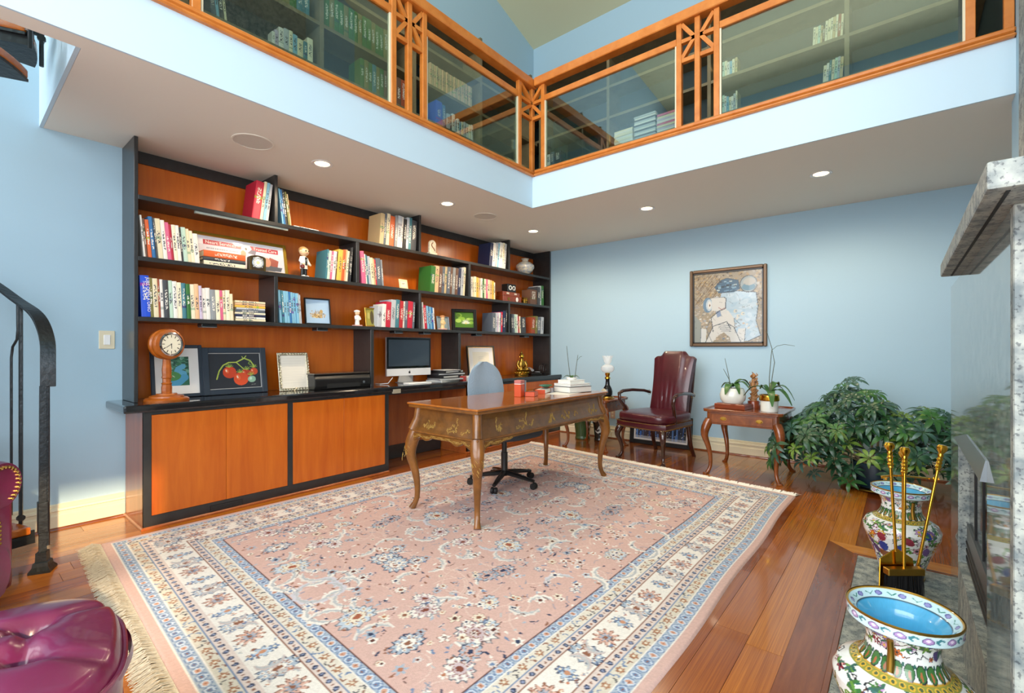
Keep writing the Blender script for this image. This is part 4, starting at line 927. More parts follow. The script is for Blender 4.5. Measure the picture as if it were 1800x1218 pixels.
# buddha
yb_ = at(918, 640, X=-3.99).y
t = thing('buddha_statue', 'gold seated Buddha statuette on lotus base', 'statue', (-4.0, yb_, ZC), R(-30))
MB().lathe([(0, 0), (.085, 0), (.088, .01), (.072, .022), (.07, .03), (.082, .045), (.07, .055), (0, .055)], 24, Matrix.Diagonal((.8, 1.1, 1, 1)), False).build('lotus_base', GOLDD, t, smooth=True)
for k in range(14): a = 2*math.pi*k/14; MB().ball((.062*math.cos(a), .088*math.sin(a), .036), (.014, .018, .014), 8, 6).build('petal', GOLD, t, smooth=True)
bd = MB(); bd.ball((0, 0, .14), (.036, .046, .078), 18, 12); bd.ball((.012, 0, .075), (.055, .088, .024), 18, 10); bd.ball((.035, -.062, .078), (.035, .032, .022), 12, 8); bd.ball((.035, .062, .078), (.035, .032, .022), 12, 8)
for s in (-1, 1): bd.tube([(0, s*.044, .190), (.005, s*.066, .14), (.032, s*.055, .10), (.055, s*.012, .098)], [.021, .020, .016, .012], 10)
bd.tube([(0, 0, .20), (0, 0, .232)], [.022, .018], 12)
bd.build('body', GOLDD, t, smooth=True, ang=80)
h_ = MB().ball((.004, 0, .255), (.029, .027, .036), 16, 10).build('head', GOLD, t, smooth=True)
MB().ball((-.004, 0, .272), (.031, .030, .026), 14, 8).ball((-.003, 0, .300), (.014, .014, .014), 10, 8).lathe([(.008, .308), (.005, .322), (0, .34)], 10).build('hair', GOLDD, h_, smooth=True)
for s in (-1, 1): MB().ball((.002, s*.028, .245), (.006, .005, .017), 8, 6).build('ear', GOLD, h_, smooth=True)
MB().ball((.032, 0, .252), (.006, .005, .009), 8, 6).build('nose', GOLD, h_, smooth=True)
# phone dock with cables
y = at(938, 652, X=-3.97).y
t = thing('desk_phone', 'black and silver desk telephone at the worktop right end', 'telephone', (-3.96, y, ZC), R(-30))
MB().prism([(-.08, 0), (.09, 0), (.09, .02), (-.08, .065)], -.075, .075, Matrix(((1, 0, 0, 0), (0, 0, 1, 0), (0, 1, 0, 0), (0, 0, 0, 1)))).build('base', BLACK, t, bevel=.005)
MB().tube([(-.07, -.05, .085), (-.02, -.05, .088), (.06, -.05, .06)], [(.022, .016), (.016, .01), (.022, .016)], 10).build('handset', mat('silver_plastic', 'B4B8BC', .3, .3), t, smooth=True)
MB().bb(.0, .07, .0, .06, .035, .042).build('keypad', mat('silver_plastic', 'B4B8BC', .3, .3), t, bevel=.002)
for i in range(3):
    o = MB().tube([(-3.95+.02*i, y+.16+.055*math.cos(a)+.02*i, ZC+.075+.07*math.sin(a)) for a in [R(q*18-100) for q in range(21)]], .003, 6).build('cable', BLACK, smooth=True)
    tag(o, ('first', 'second', 'third')[i]+' black cable loop standing right of the telephone', 'cable')

# ================================================================ oriental rug
RW, RL = 2.98, 3.76
def rug_canvas():
    c = Cv(RW, RL, .0056, 'CDAAA0'); rr = random.Random(21)
    PK, WH, LB, MBL, DB, BR, CRM, GR, DR = 'CDAAA0', 'E4DED6', 'A2AFBE', '6C82A4', '2A3654', '8A5A44', 'E0D6C2', 'B4B6B8', '5A2E26'
    # border bands (distance from the edge)
    D = np.minimum(np.minimum(c.X, RW-c.X), np.minimum(c.Y, RL-c.Y))
    def band(a, b, col): c.a[(D >= a) & (D < b)] = lin(col)
    B = [0, .05, .058, .112, .120, .172, .178, .222, .228, .385, .391, .435, .441, .498, .504, .555, .563]
    B = [b*.86 for b in B]
    band(B[1], B[2], WH); band(B[2], B[3], LB); band(B[3], B[4], WH); band(B[4], B[5], 'D2CABA'); band(B[5], B[6], MBL); band(B[6], B[7], 'D6C6BE'); band(B[7], B[8], BR); band(B[8], B[9], WH)
    band(B[9], B[10], BR); band(B[10], B[11], 'D6C6BE'); band(B[11], B[12], MBL); band(B[12], B[13], 'D8D0C2'); band(B[13], B[14], WH); band(B[14], B[15], LB); band(B[15], B[16], DR)
    def along(d, step, fn):
        for (L, f) in ((RW, lambda s: (s, d, 0)), (RW, lambda s: (s, RL-d, math.pi)), (RL, lambda s: (d, s, -math.pi/2)), (RL, lambda s: (RW-d, s, math.pi/2))):
            n = max(1, int((L-2*d)/step)); 
            for i in range(n+1): x, y, a = f(d+(L-2*d)*i/n); fn(x, y, a, i)
    def guard(x, y, a, i):
        c.ell(x, y, .024, .021, MBL); c.ell(x, y, .019, .017, 'C4CEDA'); c.ell(x, y, .012, .010, 'C99880' if i % 2 else MBL); c.ell(x, y, .004, .004, BR)
    along(0.0731, .046, guard); along(0.4558, .046, guard)
    def scroll(x, y, a, i):
        if i % 2: c.flower(x, y, .017, 6, 'A87858', 'E0D6C2', BR)
        else:
            q = rr.uniform(0, 6)
            for k in range(3): c.crescent(x+.012*math.cos(q+k*2.1), y+.012*math.sin(q+k*2.1), .010, .0035, q+k, q+k+3.6, rr.choice(['4A4A50', BR, MBL]))
    along(0.1256, .050, scroll); along(0.4042, .050, scroll)
    def dots(x, y, a, i):
        if i % 2: c.ell(x, y, .011, .011, DB); c.ell(x, y, .005, .005, '8A94B0')
        else: c.ell(x, y, .005, .005, BR)
    along(0.1720, .026, dots); along(0.3552, .026, dots)
    def palm(x, y, r, a, c1, c2, c3):
        ca, sa = math.cos(a), math.sin(a)
        P = lambda u, v: (x+u*ca-v*sa, y+u*sa+v*ca)
        o = [];
        for k in range(48):
            th = 2*math.pi*k/48; q = r*(1+.14*math.cos(th*12)); o.append(P(q*math.cos(th)*1.25*(1 if math.cos(th) < 0 else 1.15), q*math.sin(th)))
        c.poly(o, DB if c1 == LB else '6A6E78')
        c.poly([(x+(p[0]-x)*.9, y+(p[1]-y)*.9) for p in o], c1)
        for k in range(9):
            th = 2*math.pi*k/9; u, v = P(r*.72*math.cos(th)*1.2, r*.72*math.sin(th)); c.ell(u, v, r*.16, r*.16, c2); c.ell(u, v, r*.06, r*.06, BR)
        c.poly([(x+(p[0]-x)*.52, y+(p[1]-y)*.52) for p in o], BR); c.poly([(x+(p[0]-x)*.46, y+(p[1]-y)*.46) for p in o], c2); c.poly([(x+(p[0]-x)*.25, y+(p[1]-y)*.25) for p in o], c3)
    def main_b(x, y, a, i):
        k = i % 3
        if k == 0:
            palm(x, y, .052, a+math.pi/2, LB, WH, BR)
            for s in (-1, 1):
                px_, py_ = x+s*.075*math.cos(a), y+s*.075*math.sin(a); c.crescent(px_, py_, .050, .013, a+math.pi/2*s, a+math.pi/2*s+2.8, 'C4B4B0', GR)
        elif k == 1:
            c.flower(x, y, .050, 10, 'D0A898', 'C8B0B0', BR, a); c.flower(x, y, .026, 8, '9AA4B4', BR, '5A4A48')
        else:
            c.flower(x, y, .034, 7, 'B4C4D4', 'C08A6A', '6A7488', a)
            for s in (-1, 1): c.flower(x+s*.03*math.sin(a), y+s*.042*math.cos(a), .018, 5, MBL, CRM, '4A4A58')
        for q in range(5):
            u, v = rr.uniform(-.06, .06), rr.uniform(-.062, .062); ca, sa = math.cos(a), math.sin(a)
            xx, yy = x+u*ca-v*sa, y+u*sa+v*ca
            c.flower(xx, yy, rr.uniform(.006, .012), 5, rr.choice([PK, MBL, BR, GR, 'C07858']), CRM)
            c.line([(xx, yy), (xx+rr.uniform(-.03, .03), yy+rr.uniform(-.03, .03))], .003, rr.choice(['5A5A60', BR, '7A8498']))
    along(0.2632, .132, main_b)
    # field
    x0, x1, y0, y1 = .492, RW-.492, .492, RL-.492
    W_, H_ = x1-x0, y1-y0
    def F(x, y):     # four-fold symmetry like a woven field
        return [(x0+x, y0+y), (x1-x, y0+y), (x0+x, y1-y), (x1-x, y1-y)]
    # scrolling vines
    for k in range(26):
        cx_, cy_, r_ = rr.uniform(0, W_/2), rr.uniform(0, H_/2), rr.uniform(.07, .19); a = rr.uniform(0, 6.28); sp = rr.uniform(2.2, 4.2)
        for i, (x, y) in enumerate(F(cx_, cy_)):
            sx, sy = (1, -1)[i % 2], (1, -1)[i//2]
            pts = [(x+sx*r_*math.cos(a+sp*q/18), y+sy*r_*math.sin(a+sp*q/18)) for q in range(19)]
            c.line([p for p in pts if x0 < p[0] < x1 and y0 < p[1] < y1] or [(x, y), (x, y)], .005, 'D9BFB4')
    for k in range(32):
        cx_, cy_ = rr.uniform(0, W_/2), rr.uniform(0, H_/2); a = rr.uniform(0, 6.28); r_ = rr.uniform(.06, .12); cc = rr.choice([WH, 'DCD4CC', WH, 'C8C4CC'])
        for i, (x, y) in enumerate(F(cx_, cy_)):
            aa = a if i % 2 == 0 else math.pi-a-2.4
            c.crescent(x, y, r_, .017, aa, aa+2.6, cc, GR)
    for k in range(17):
        cx_, cy_ = rr.uniform(.05, W_/2), rr.uniform(.05, H_/2); a = rr.uniform(0, 6.28); cset = rr.choice([(LB, WH, BR), (WH, 'C4B0B4', '7A4030'), ('B8C4D0', CRM, 'A05A40'), (LB, PK, DB)]); r_ = rr.uniform(.040, .072)
        for i, (x, y) in enumerate(F(cx_, cy_)): palm(x, y, r_, a if i % 2 == 0 else math.pi-a, *cset)
    for k in range(105):
        cx_, cy_ = rr.uniform(0, W_/2), rr.uniform(0, H_/2); r_ = rr.uniform(.014, .032); n = rr.choice([5, 6, 8]); cp = rr.choice([WH, WH, LB, 'D8D0CC', 'C4CCD4', CRM]); cc = rr.choice([BR, DB, 'B07050', MBL, '5A2E26']); co = rr.choice([None, None, '8A8C98', 'A8887C'])
        for (x, y) in F(cx_, cy_): c.flower(x, y, r_, n, cp, cc, co)
    for k in range(300):
        cx_, cy_ = rr.uniform(0, W_/2), rr.uniform(0, H_/2); a = rr.uniform(0, 3.14); cc = rr.choice([WH, WH, LB, MBL, BR, DB, 'D8C8C0', GR])
        for i, (x, y) in enumerate(F(cx_, cy_)): c.ell(x, y, rr.uniform(.008, .017), .0055, cc, a if i % 2 == 0 else -a)
    for k in range(150):
        cx_, cy_ = rr.uniform(0, W_/2), rr.uniform(0, H_/2); d = [(rr.uniform(-.03, .03), rr.uniform(-.03, .03)) for q in range(2)]; cc = rr.choice(['4A5470', '6A4A44', '8A90A0'])
        for (x, y) in F(cx_, cy_): c.line([(x+d[0][0], y+d[0][1]), (x, y), (x+d[1][0], y+d[1][1])], .0042, cc)
    c.noise(.16, 3); return c
rug = thing('area_rug', 'large rose pink oriental rug with ivory floral borders', 'rug')
RC = [Vector((-3.625, .60)), Vector((-.645, .44)), Vector((-3.52, 4.60)), Vector((-.645, 4.245))]
def rug_map(x, y):
    u, v = x/RW, y/RL
    X = (RC[0].x*(1-u)+RC[1].x*u)*(1-v)+(RC[2].x*(1-u)+RC[3].x*u)*v; Y = (RC[0].y*(1-u)+RC[1].y*u)*(1-v)+(RC[2].y*(1-u)+RC[3].y*u)*v
    d = np.minimum(np.minimum(x, RW-x), np.minimum(y, RL-y)); Z = .0115*np.clip(d/.008, 0.05, 1)+.0008*np.sin(x*9)*np.sin(y*7)*np.clip(d/.1, 0, 1)
    # the right edge waves a little
    X = X+.006*np.sin(y*5.3)*np.clip((u-.6)/.4, 0, 1)
    return X, Y, Z
rug_canvas().obj('pile', rug_map, print_mat('wool_pile', .95, .55, 420), rug)
rr = random.Random(31)
def fringe(A, B, out, ln, n, m, wd_=.0022):
    mb = MB(); A, B, out = Vector((*A, 0)), Vector((*B, 0)), Vector((*out, 0)).normalized(); al = (B-A).normalized()
    for i in range(n):
        p = A+(B-A)*((i+rr.random())/n); l = ln*rr.uniform(.75, 1.1); q = al*rr.uniform(-.25, .25)*l; w_ = .0022
        w_ = wd_
        pts = [p+Vector((0, 0, .009))-out*.004, p+out*l*.4+q*.3+Vector((0, 0, .012*rr.uniform(.6, 2.0))), p+out*l+q+Vector((0, 0, .002))]
        mb.add([pts[0]-al*w_, pts[0]+al*w_, pts[1]-al*w_, pts[1]+al*w_, pts[2]-al*w_*.6, pts[2]+al*w_*.6], [(0, 1, 3, 2), (2, 3, 5, 4)])
    o = mb.build('fringe', m, rug); o['kind'] = 'stuff'
FR = mat('ivory_fringe', 'DDD2BC', .9, var=.25, scale=90)
fringe(RC[0], RC[1], (-.05, -1), .095, 2600, FR); fringe(RC[2], RC[3], (.1, 1), .10, 1700, mat('white_fringe', 'F2ECDE', .9), .0042)

# ================================================================ writing desk
DKW = wood('desk_walnut', '8A5620', '5E3810', .28, (3, 3, 3), 3, .35)
DKG = wood('desk_gilt_walnut', '7A4E1C', '523210', .28, (3, 3, 3), 4, .35)
GILT = mat('gilt_paint', 'B8964E', .45, .35)
DX0, DX1, DY0, DY1 = -2.735, -2.055, 2.15, 3.83
ZR = .0118; ZD = .772
desk = thing('writing_desk', 'carved walnut writing desk with gilt flower decoration and cabriole legs', 'desk')
MB().bb(DX0-.01, DX1+.01, DY0-.01, DY1+.01, ZD-.014, ZD).build('top', wood('desk_top_walnut', 'B26A22', '8E4C14', .16, (6, 1, 6), 3, .5), desk, bevel=.006, seg=2)
MB().bb(DX0-.002, DX1+.002, DY0-.002, DY1+.002, ZD-.036, ZD-.014).build('top_moulding', DKW, desk, bevel=.008, seg=2)
# coved frieze: profile bulges outward at the bottom
ix0, ix1, iy0, iy1 = DX0+.045, DX1-.045, DY0+.045, DY1-.045
zt, zb = ZD-.036, ZD-.195
nseg = 7
prof = [(.004*1+.034*(k/nseg)**2.2, zt+(zb-zt)*k/nseg) for k in range(nseg+1)]
def ringmesh(prof):
    vs, fs = [], []
    for o_, z_ in prof: vs += [(ix0-o_, iy0-o_, z_), (ix1+o_, iy0-o_, z_), (ix1+o_, iy1+o_, z_), (ix0-o_, iy1+o_, z_)]
    n = len(prof)
    for i in range(n-1):
        for k in range(4): a, b = i*4+k, i*4+(k+1) % 4; fs.append((a, b, b+4, a+4))
    fs.append((0, 1, 2, 3)); fs.append(tuple((n-1)*4+k for k in (3, 2, 1, 0))); return vs, fs
MB().add(*ringmesh(prof)).build('frieze', DKG, desk)
bo = prof[-1][0]
MB().bb(ix0-bo-.008, ix1+bo+.008, iy0-bo-.008, iy1+bo+.008, zb-.014, zb).build('frieze_bead', DKW, desk, bevel=.006, seg=2)
zs = zb-.014
def gilt(px, py, ux, uy, scale, seed, spread):
    """raised gilt sprig on the coved frieze; (px,py) point on rail plan, (ux,uy) direction along it"""
    r_ = random.Random(seed); mb = MB(); nx, ny = uy, -ux
    def pt(s, v):      # s along, v 0..1 up the frieze
        o_ = np.interp(1-v, [k/nseg for k in range(nseg+1)], [p[0] for p in prof])+.0015
        return (px+ux*s+nx*o_, py+uy*s+ny*o_, zb+(zt-zb)*v)
    # one wandering branch with leaf strokes and blossoms
    for br in range(int(2*spread)+2):
        s0 = r_.uniform(-1, 1)*scale*spread; v0 = r_.uniform(.08, .2); a = r_.choice((.5, .9, 2.2, 2.6)); pts = []
        for q_ in range(7): pts.append((s0+math.cos(a)*scale*.13*q_, min(.9, v0+.085*q_*abs(math.sin(a))+.03*math.sin(q_*1.4+br)))); a += r_.uniform(-.35, .35)
        mb.tube([pt(*p) for p in pts], .0011, 4)
        for (s_, v_) in pts[1:]:
            for j in range(4):
                aa = r_.uniform(0, 6.28); l_ = r_.uniform(.006, .013); mb.tube([pt(s_, v_), pt(s_+l_*math.cos(aa), min(.94, max(.04, v_+l_/.15*math.sin(aa))))], [.0012, .0004], 4)
        for j in range(3):
            s_, v_ = r_.choice(pts); v_ = min(.86, v_+.05)
            for h_ in range(5): aa = h_*1.257; mb.ball(pt(s_+.006*math.cos(aa), v_+.04*math.sin(aa)), .0024, 5, 3)
    mb.build('gilt_sprig', GILT, desk)['kind'] = 'stuff'
# near end (faces -Y) and long camera side (faces +X)
gilt((ix0+ix1)/2+.10, iy0, 1, 0, .09, 1, 1.0); gilt((ix0+ix1)/2-.16, iy0, 1, 0, .05, 2, .8)
for k, (yy, s, sp) in enumerate(((2.36, .05, .8), (2.62, .10, 1.1), (2.98, .07, 1.4), (3.25, .07, 1.2), (3.62, .07, 1.1))): gilt(ix1, yy, 0, 1, s, 5+k, sp)
# fluted corner blocks
for x, y in ((ix0, iy0), (ix1, iy0), (ix1, iy1), (ix0, iy1)):
    sx, sy = (1 if x == ix1 else -1), (1 if y == iy1 else -1)
    MB().tube([(x+sx*.004-sx*.012, y+sy*.004-sy*.012, zt), (x+sx*.012-sx*.012, y+sy*.012-sy*.012, (zt+zb)/2), (x+sx*.034-sx*.008, y+sy*.034-sy*.008, zb)], [.03, .031, .032], 12).build('corner_post', DKW, desk, smooth=True)
# scalloped aprons with gilt
def apron(p0, p1, out):
    p0, p1, out = Vector((*p0, 0)), Vector((*p1, 0)), Vector((*out, 0)); L = (p1-p0).length; u = (p1-p0)/L
    low = [];
    n = 40
    for i in range(n+1):
        s = i/n; d = min(s, 1-s)*L
        v = .085-.06*min(1, (d/.09))**.6 if d < .09 else .025+.022*math.sin(min(1, (d-.09)/.12)*math.pi)
        if d > .30: v = .012 if L > 1 else v
        low.append((s*L, -v))
    poly = [(0, 0)]+[q for q in low]+[(L, 0)]
    M = Matrix((u, Vector((0, 0, 1)), out)).transposed().to_4x4(); M.translation = p0+Vector((0, 0, zs))
    MB().prism(poly, -.010, .012, M).build('scalloped_apron', DKG, desk, bevel=.002)
    mb = MB(); r_ = random.Random(int(L*100))
    for i in range(int(L/.012)):
        s = (i+.5)*.012
        if L > 1 and .3 < s < L-.3: continue
        v = np.interp(s, [q[0] for q in low], [q[1] for q in low])
        mb.tube([tuple(M @ Vector((s+.007*math.cos(q*1.3+i), v*.5+min(.008, -v*.3)*math.sin(q*1.3+i), .0128))) for q in range(4)], .0014, 5)
    mb.build('gilt_scrollwork', GILT, desk)['kind'] = 'stuff'
e = bo-.0
apron((ix0-e+.03, iy0-e), (ix1+e-.03, iy0-e), (0, -1)); apron((ix1+e, iy0-e+.03), (ix1+e, iy1+e-.03), (1, 0)); apron((ix0-e+.03, iy1+e), (ix1+e-.03, iy1+e), (0, 1)); apron((ix0-e, iy1+e-.03), (ix0-e, iy0-e+.03), (-1, 0))
def cabriole(x, y, ox, oy, z0, z1, r0=.038, foot=.018, name='leg', m=None, par=None, bow=.045, toe=.03, pad=False, n=12):
    """S-curved leg from z1 down to z0; (ox,oy) unit diagonal pointing outwards."""
    pts, rad = [], []; h = z1-z0
    for k in range(15):
        f = k/14        # 0 top .. 1 floor
        o_ = bow*math.sin(min(1, f/.35)*math.pi/2)*(1-f)**1.2*1.5-bow*.55*math.sin(max(0, (f-.3)/.7)*math.pi)+toe*max(0, (f-.82)/.18)**2
        r_ = np.interp(f, [0, .12, .4, .75, .92, 1], [r0, r0*1.02, r0*.66, foot*.95, foot*.9, foot*1.15])
        pts.append((x+ox*o_, y+oy*o_, z1-h*f)); rad.append(r_)
    mb = MB().tube(pts, rad, n, sq=.35)
    o = mb.build(name, m, par, smooth=True, ang=60)
    if pad: p = pts[-1]; MB().lathe([(0, 0), (foot*1.5, 0), (foot*1.7, .006), (foot*1.3, .016), (0, .02)], 14, tr(p[0]+ox*.006, p[1]+oy*.006, z0), False).build('pad_foot', m, o, smooth=True)
    return o
q = math.sqrt(.5)
for x, y in ((ix0, iy0), (ix1, iy0), (ix1, iy1), (ix0, iy1)):
    sx, sy = (1 if x == ix1 else -1), (1 if y == iy1 else -1)
    lg = cabriole(x+sx*.008, y+sy*.008, sx*q, sy*q, ZR, zs, .046, .021, 'leg', DKW, desk, .042, .03)
    mb = MB(); r_ = random.Random(3)
    for k in range(26):
        f = r_.random(); a = math.atan2(sy, sx)+r_.uniform(-1.3, 1.3); rad_ = np.interp(f, [0, 1], [.049, .036])
        cxk, cyk = x+sx*.008+sx*q*.05*math.sin(min(1, f*.3/.35)*math.pi/2)*1.3, y+sy*.008+sy*q*.05*math.sin(min(1, f*.3/.35)*math.pi/2)*1.3
        zz = zs-.02-f*.17
        mb.tube([(cxk+rad_*math.cos(a+.1*j), cyk+rad_*math.sin(a+.1*j), zz-.006*j) for j in range(4)], .0014, 5)
    mb.build('gilt_trail', GILT, lg)['kind'] = 'stuff'

# ---------------------------------------------------------------- on the desk
t = thing('note_box', 'upright orange red leather box with grey flap on desk', 'box', at(913, 697, Z=ZD), R(12))
ORL = mat('orange_leather', 'C4481C', .4)
MB().bb(-.03, .03, -.035, .035, 0, .10).build('case', ORL, t, bevel=.003); MB().bb(-.028, .028, -.033, .033, .10, .104).build('white_edge', WHITE, t); MB().bb(-.03, .03, -.035, .035, .104, .132).build('lid', mat('pink_leather', 'B86A62', .4), t, bevel=.003)
MB().bb(-.034, .036, .037, .05, 0, .128).build('grey_flap', STEEL, t)
p = at(935, 697, Z=ZD)
t = thing('pen_tray', 'low orange red leather tray on the desk beside the box', 'tray', (p.x-.015, p.y+.03, ZD), R(20)); MB().bb(-.05, .03, -.05, .055, 0, .036).build('case', ORL, t, bevel=.003); MB().bb(-.045, .025, -.045, .05, .036, .038).build('lining', mat('brown_lining', '7A3018', .6), t)
p = at(956, 692, Z=ZD)
t = thing('card_box', 'open wooden box holding white cards on the desk', 'box', (p.x-.04, p.y+.05, ZD), R(22)); MB().bb(-.05, .035, -.085, .085, 0, .006).bb(-.05, .035, -.09, -.085, 0, .036).bb(-.05, .035, .085, .09, 0, .045).build('case', ORL, t, bevel=.001); MB().bb(-.045, .04, -.082, .082, .006, .036).build('cards', mat('paper_white', 'DEDCD4', .8), t, bevel=.001)
t = thing('enamel_dish', 'small green enamel dish resting on the card box', 'dish', (p.x-.045, p.y+.09, ZD+.0455), R(22))
MB().lathe([(0, 0), (.03, 0), (.06, .012), (.085, .018), (.088, .021), (.06, .017), (.03, .006), (0, .005)], 26, Matrix.Diagonal((.65, 1.1, 1, 1)), False).build('bowl', mat('green_enamel', '2E7A54', .25, var=.6, scale=60), t, smooth=True)
bp_ = at(1012, 688, Z=ZD)
bkx, bky = -2.27, 3.60
t = thing('document', 'loose white paper sheet under the book stack on desk', 'paper', (bkx+.02, bky-.17, ZD), R(8)); MB().bb(-.11, .1, -.15, .15, .0003, .0012).build('sheet', mat('paper_white', 'DEDCD4', .8), t)
def hardback(lab, x, y, z, w_, l_, h_, rot, cov):
    t = thing('hardback_book', lab, 'book', (x, y, z), R(rot), 'books stacked on the desk')
    MB().bb(-w_/2, w_/2, -l_/2, l_/2, 0, .003).bb(-w_/2, w_/2, -l_/2, l_/2, h_-.003, h_).bb(-w_/2, -w_/2+.004, -l_/2, l_/2, 0, h_).build('cover', cov, t, bevel=.001)
    MB().bb(-w_/2+.004, w_/2-.004, -l_/2+.005, l_/2-.005, .003, h_-.003).build('pages', mat('paper_white', 'DEDCD4', .8), t)
hardback('thick black and white hardback at the bottom of the desk stack', bkx, bky, ZD+.0015, .21, .27, .052, -14, BLACK)
hardback('white hardback in the middle of the desk stack', bkx-.005, bky+.005, ZD+.0545, .20, .255, .022, -12, WHITE)
hardback('smaller white hardback on top of the desk stack', bkx-.01, bky+.0, ZD+.0775, .15, .19, .03, -12, WHITE)
# orchid in low white dish on the books
LEAF = mat('orchid_leaf', '3E6A30', .35, var=.35, scale=12); STEM = mat('orchid_stem', '4A5040', .6)
def strap_leaf(mb, a, ln, wd, rise, droop, base=(0, 0, 0)):
    n = 8; vs = []; fs = []
    for k in range(n+1):
        f = k/n; r_ = ln*f; z = rise*math.sin(f*math.pi*.75)-droop*f*f; w_ = wd*math.sin(math.pi*(f*.86+.1))**.8
        cx_, cy_ = base[0]+r_*math.cos(a), base[1]+r_*math.sin(a)
        for s in (-1, 0, 1): vs.append((cx_-s*w_*math.sin(a), cy_+s*w_*math.cos(a), base[2]+z+abs(s)*w_*.28))
    for k in range(n):
        for s in range(2): i = k*3+s; fs.append((i, i+1, i+4, i+3))
    b = len(vs); vs += [(v[0], v[1], v[2]-.0025) for v in vs]; fs += [tuple(q+b for q in reversed(f)) for f in fs]
    for k in range(n): fs.append((k*3, k*3+3, k*3+3+b, k*3+b)); fs.append((k*3+2+b, k*3+5+b, k*3+5, k*3+2))
    return mb.add(vs, fs)
t = thing('orchid', 'bare orchid stems in low white dish on desk books', 'plant', (bkx-.01, bky, ZD+.108))
MB().lathe([(0, 0), (.035, 0), (.05, .018), (.048, .02), (.033, .006), (0, .005)], 22, None, False).build('dish', WHITE, t, smooth=True)
for a, l in ((.6, .07), (3.6, .075), (2.2, .06)): strap_leaf(MB(), a, l, .018, .03, .02, (0, 0, .012)).build('leaf', LEAF, t, smooth=True)
MB().tube([(.0, -.02, .012), (-.01, -.035, .14), (-.02, -.05, .30)], [.003, .0025, .002], 6).build('stem', STEM, t, smooth=True)
MB().tube([(.01, .04, .012), (.015, .055, .12), (.02, .075, .22)], [.003, .0025, .002], 6).tube([(.0165, .065, .17), (.03, .10, .205), (.03, .125, .205)], .0016, 6).build('stem', STEM, t, smooth=True)

# ================================================================ office chair
OC = mat('blue_grey_upholstery', '8FA3B4', .7, bump=.5, bscale=90); OD = mat('dark_seat_fabric', '3A4046', .85)
t = thing('office_chair', 'blue grey upholstered swivel chair tucked behind the desk', 'office chair', (-2.60, 3.05, ZR), R(-4))
MB().lathe([(0, .075), (.034, .075), (.036, .10), (.028, .135), (.028, .27), (.022, .272), (.022, .40), (0, .40)], 16, None, False).build('gas_column', BLACK, t, smooth=True)
for k in range(5):
    a = R(-62+72*k); c_, s_ = math.cos(a), math.sin(a)
    MB().tube([(.02*c_, .02*s_, .10), (.16*c_, .16*s_, .085), (.29*c_, .29*s_, .065)], [(.026, .022), (.022, .018), (.016, .012)], 8, sq=.5).build('base_arm', BLACK, t, smooth=True)
    w_ = MB()
    for s in (-1, 1): w_.lathe([(0, -.010), (.024, -.010), (.026, -.006), (.026, .006), (.024, .010), (0, .010)], 16, tr(.29*c_-s*.014*s_, .29*s_+s*.014*c_, .0262) @ rz(a) @ rx(R(90)), False)
    w_.build('caster', BLKM, t, smooth=True)
MB().bb(-.09, .09, -.06, .06, .385, .415).build('seat_plate', BLKM, t, bevel=.01)
def cushion(mb, sx, sy, sz, n=14, e=.45, M=None):
    def f(u, v):
        cu, su = math.cos(u), math.sin(u); cv_, sv = math.cos(v), math.sin(v)
        g = lambda w: math.copysign(abs(w)**e, w)
        return (sx*g(cu)*g(cv_) if True else 0, sy*g(su)*g(cv_), sz*g(sv)**1)
    vs, fs = [], []
    for i in range(n+1):
        v = -math.pi/2+math.pi*i/n
        for j in range(2*n): vs.append(f(2*math.pi*j/(2*n), v))
    for i in range(n):
        for j in range(2*n): a = i*2*n+j; b = i*2*n+(j+1) % (2*n); fs.append((a, b, b+2*n, a+2*n))
    return mb.add(vs, fs, M)
cushion(MB(), .25, .25, .05, 14, .5, tr(.02, .02, .445)).build('seat', OD, t, smooth=True, ang=80)
MB().tube([(-.17, 0, .41), (-.26, 0, .43), (-.285, 0, .6), (-.28, 0, .74)], [(.025, .012)]*4, 8).build('back_bracket', BLKM, t, smooth=True)
vs = MB()
bw = []
for i in range(15):
    f = i/14; z = .56+.47*f; hw_ = .215*math.sqrt(max(0, 1-max(0, (f-.45)/.55)**2.3))*(1-.18*max(0, .25-f)/.25); bw.append((z, max(hw_, .03)))
v_, f_ = [], []; nn = 12
for z, hw_ in bw:
    for side in (1, -1):
        for j in range(nn+1):
            s = -1+2*j/nn; yy = s*hw_*side*1; edge = (1-abs(s)**4)
            v_.append((-.235-.05*(z-.56)/.47+.035*s*s+side*(.028*edge+.004), yy, z))
m_ = 2*(nn+1)
for i in range(len(bw)-1):
    for j in range(m_): a = i*m_+j; b = i*m_+(j+1) % m_; f_.append((a, b, b+m_, a+m_))
f_.append(tuple(range(m_-1, -1, -1))); f_.append(tuple((len(bw)-1)*m_+j for j in range(m_)))
MB().add(v_, f_).build('backrest', OC, t, smooth=True, ang=70)

# ================================================================ seating and tables along the back wall
MAH = wood('mahogany', '8E4C20', '5E2C10', .22, (3, 3, 3), 4, .5)
MAHD = mat('dark_mahogany', '3A1A12', .18, var=.3, scale=14, coat=.5)
LEA = mat('burgundy_leather', '4C1520', .3, var=.3, scale=7, bump=.12, bscale=40, coat=.15)
BRN = mat('brass_nail', 'C8A860', .25, 1)
ch = thing('leather_armchair', 'burgundy leather open-arm chair with nailhead trim by back wall', 'armchair', (-2.03, 4.86, 0), R(-11))
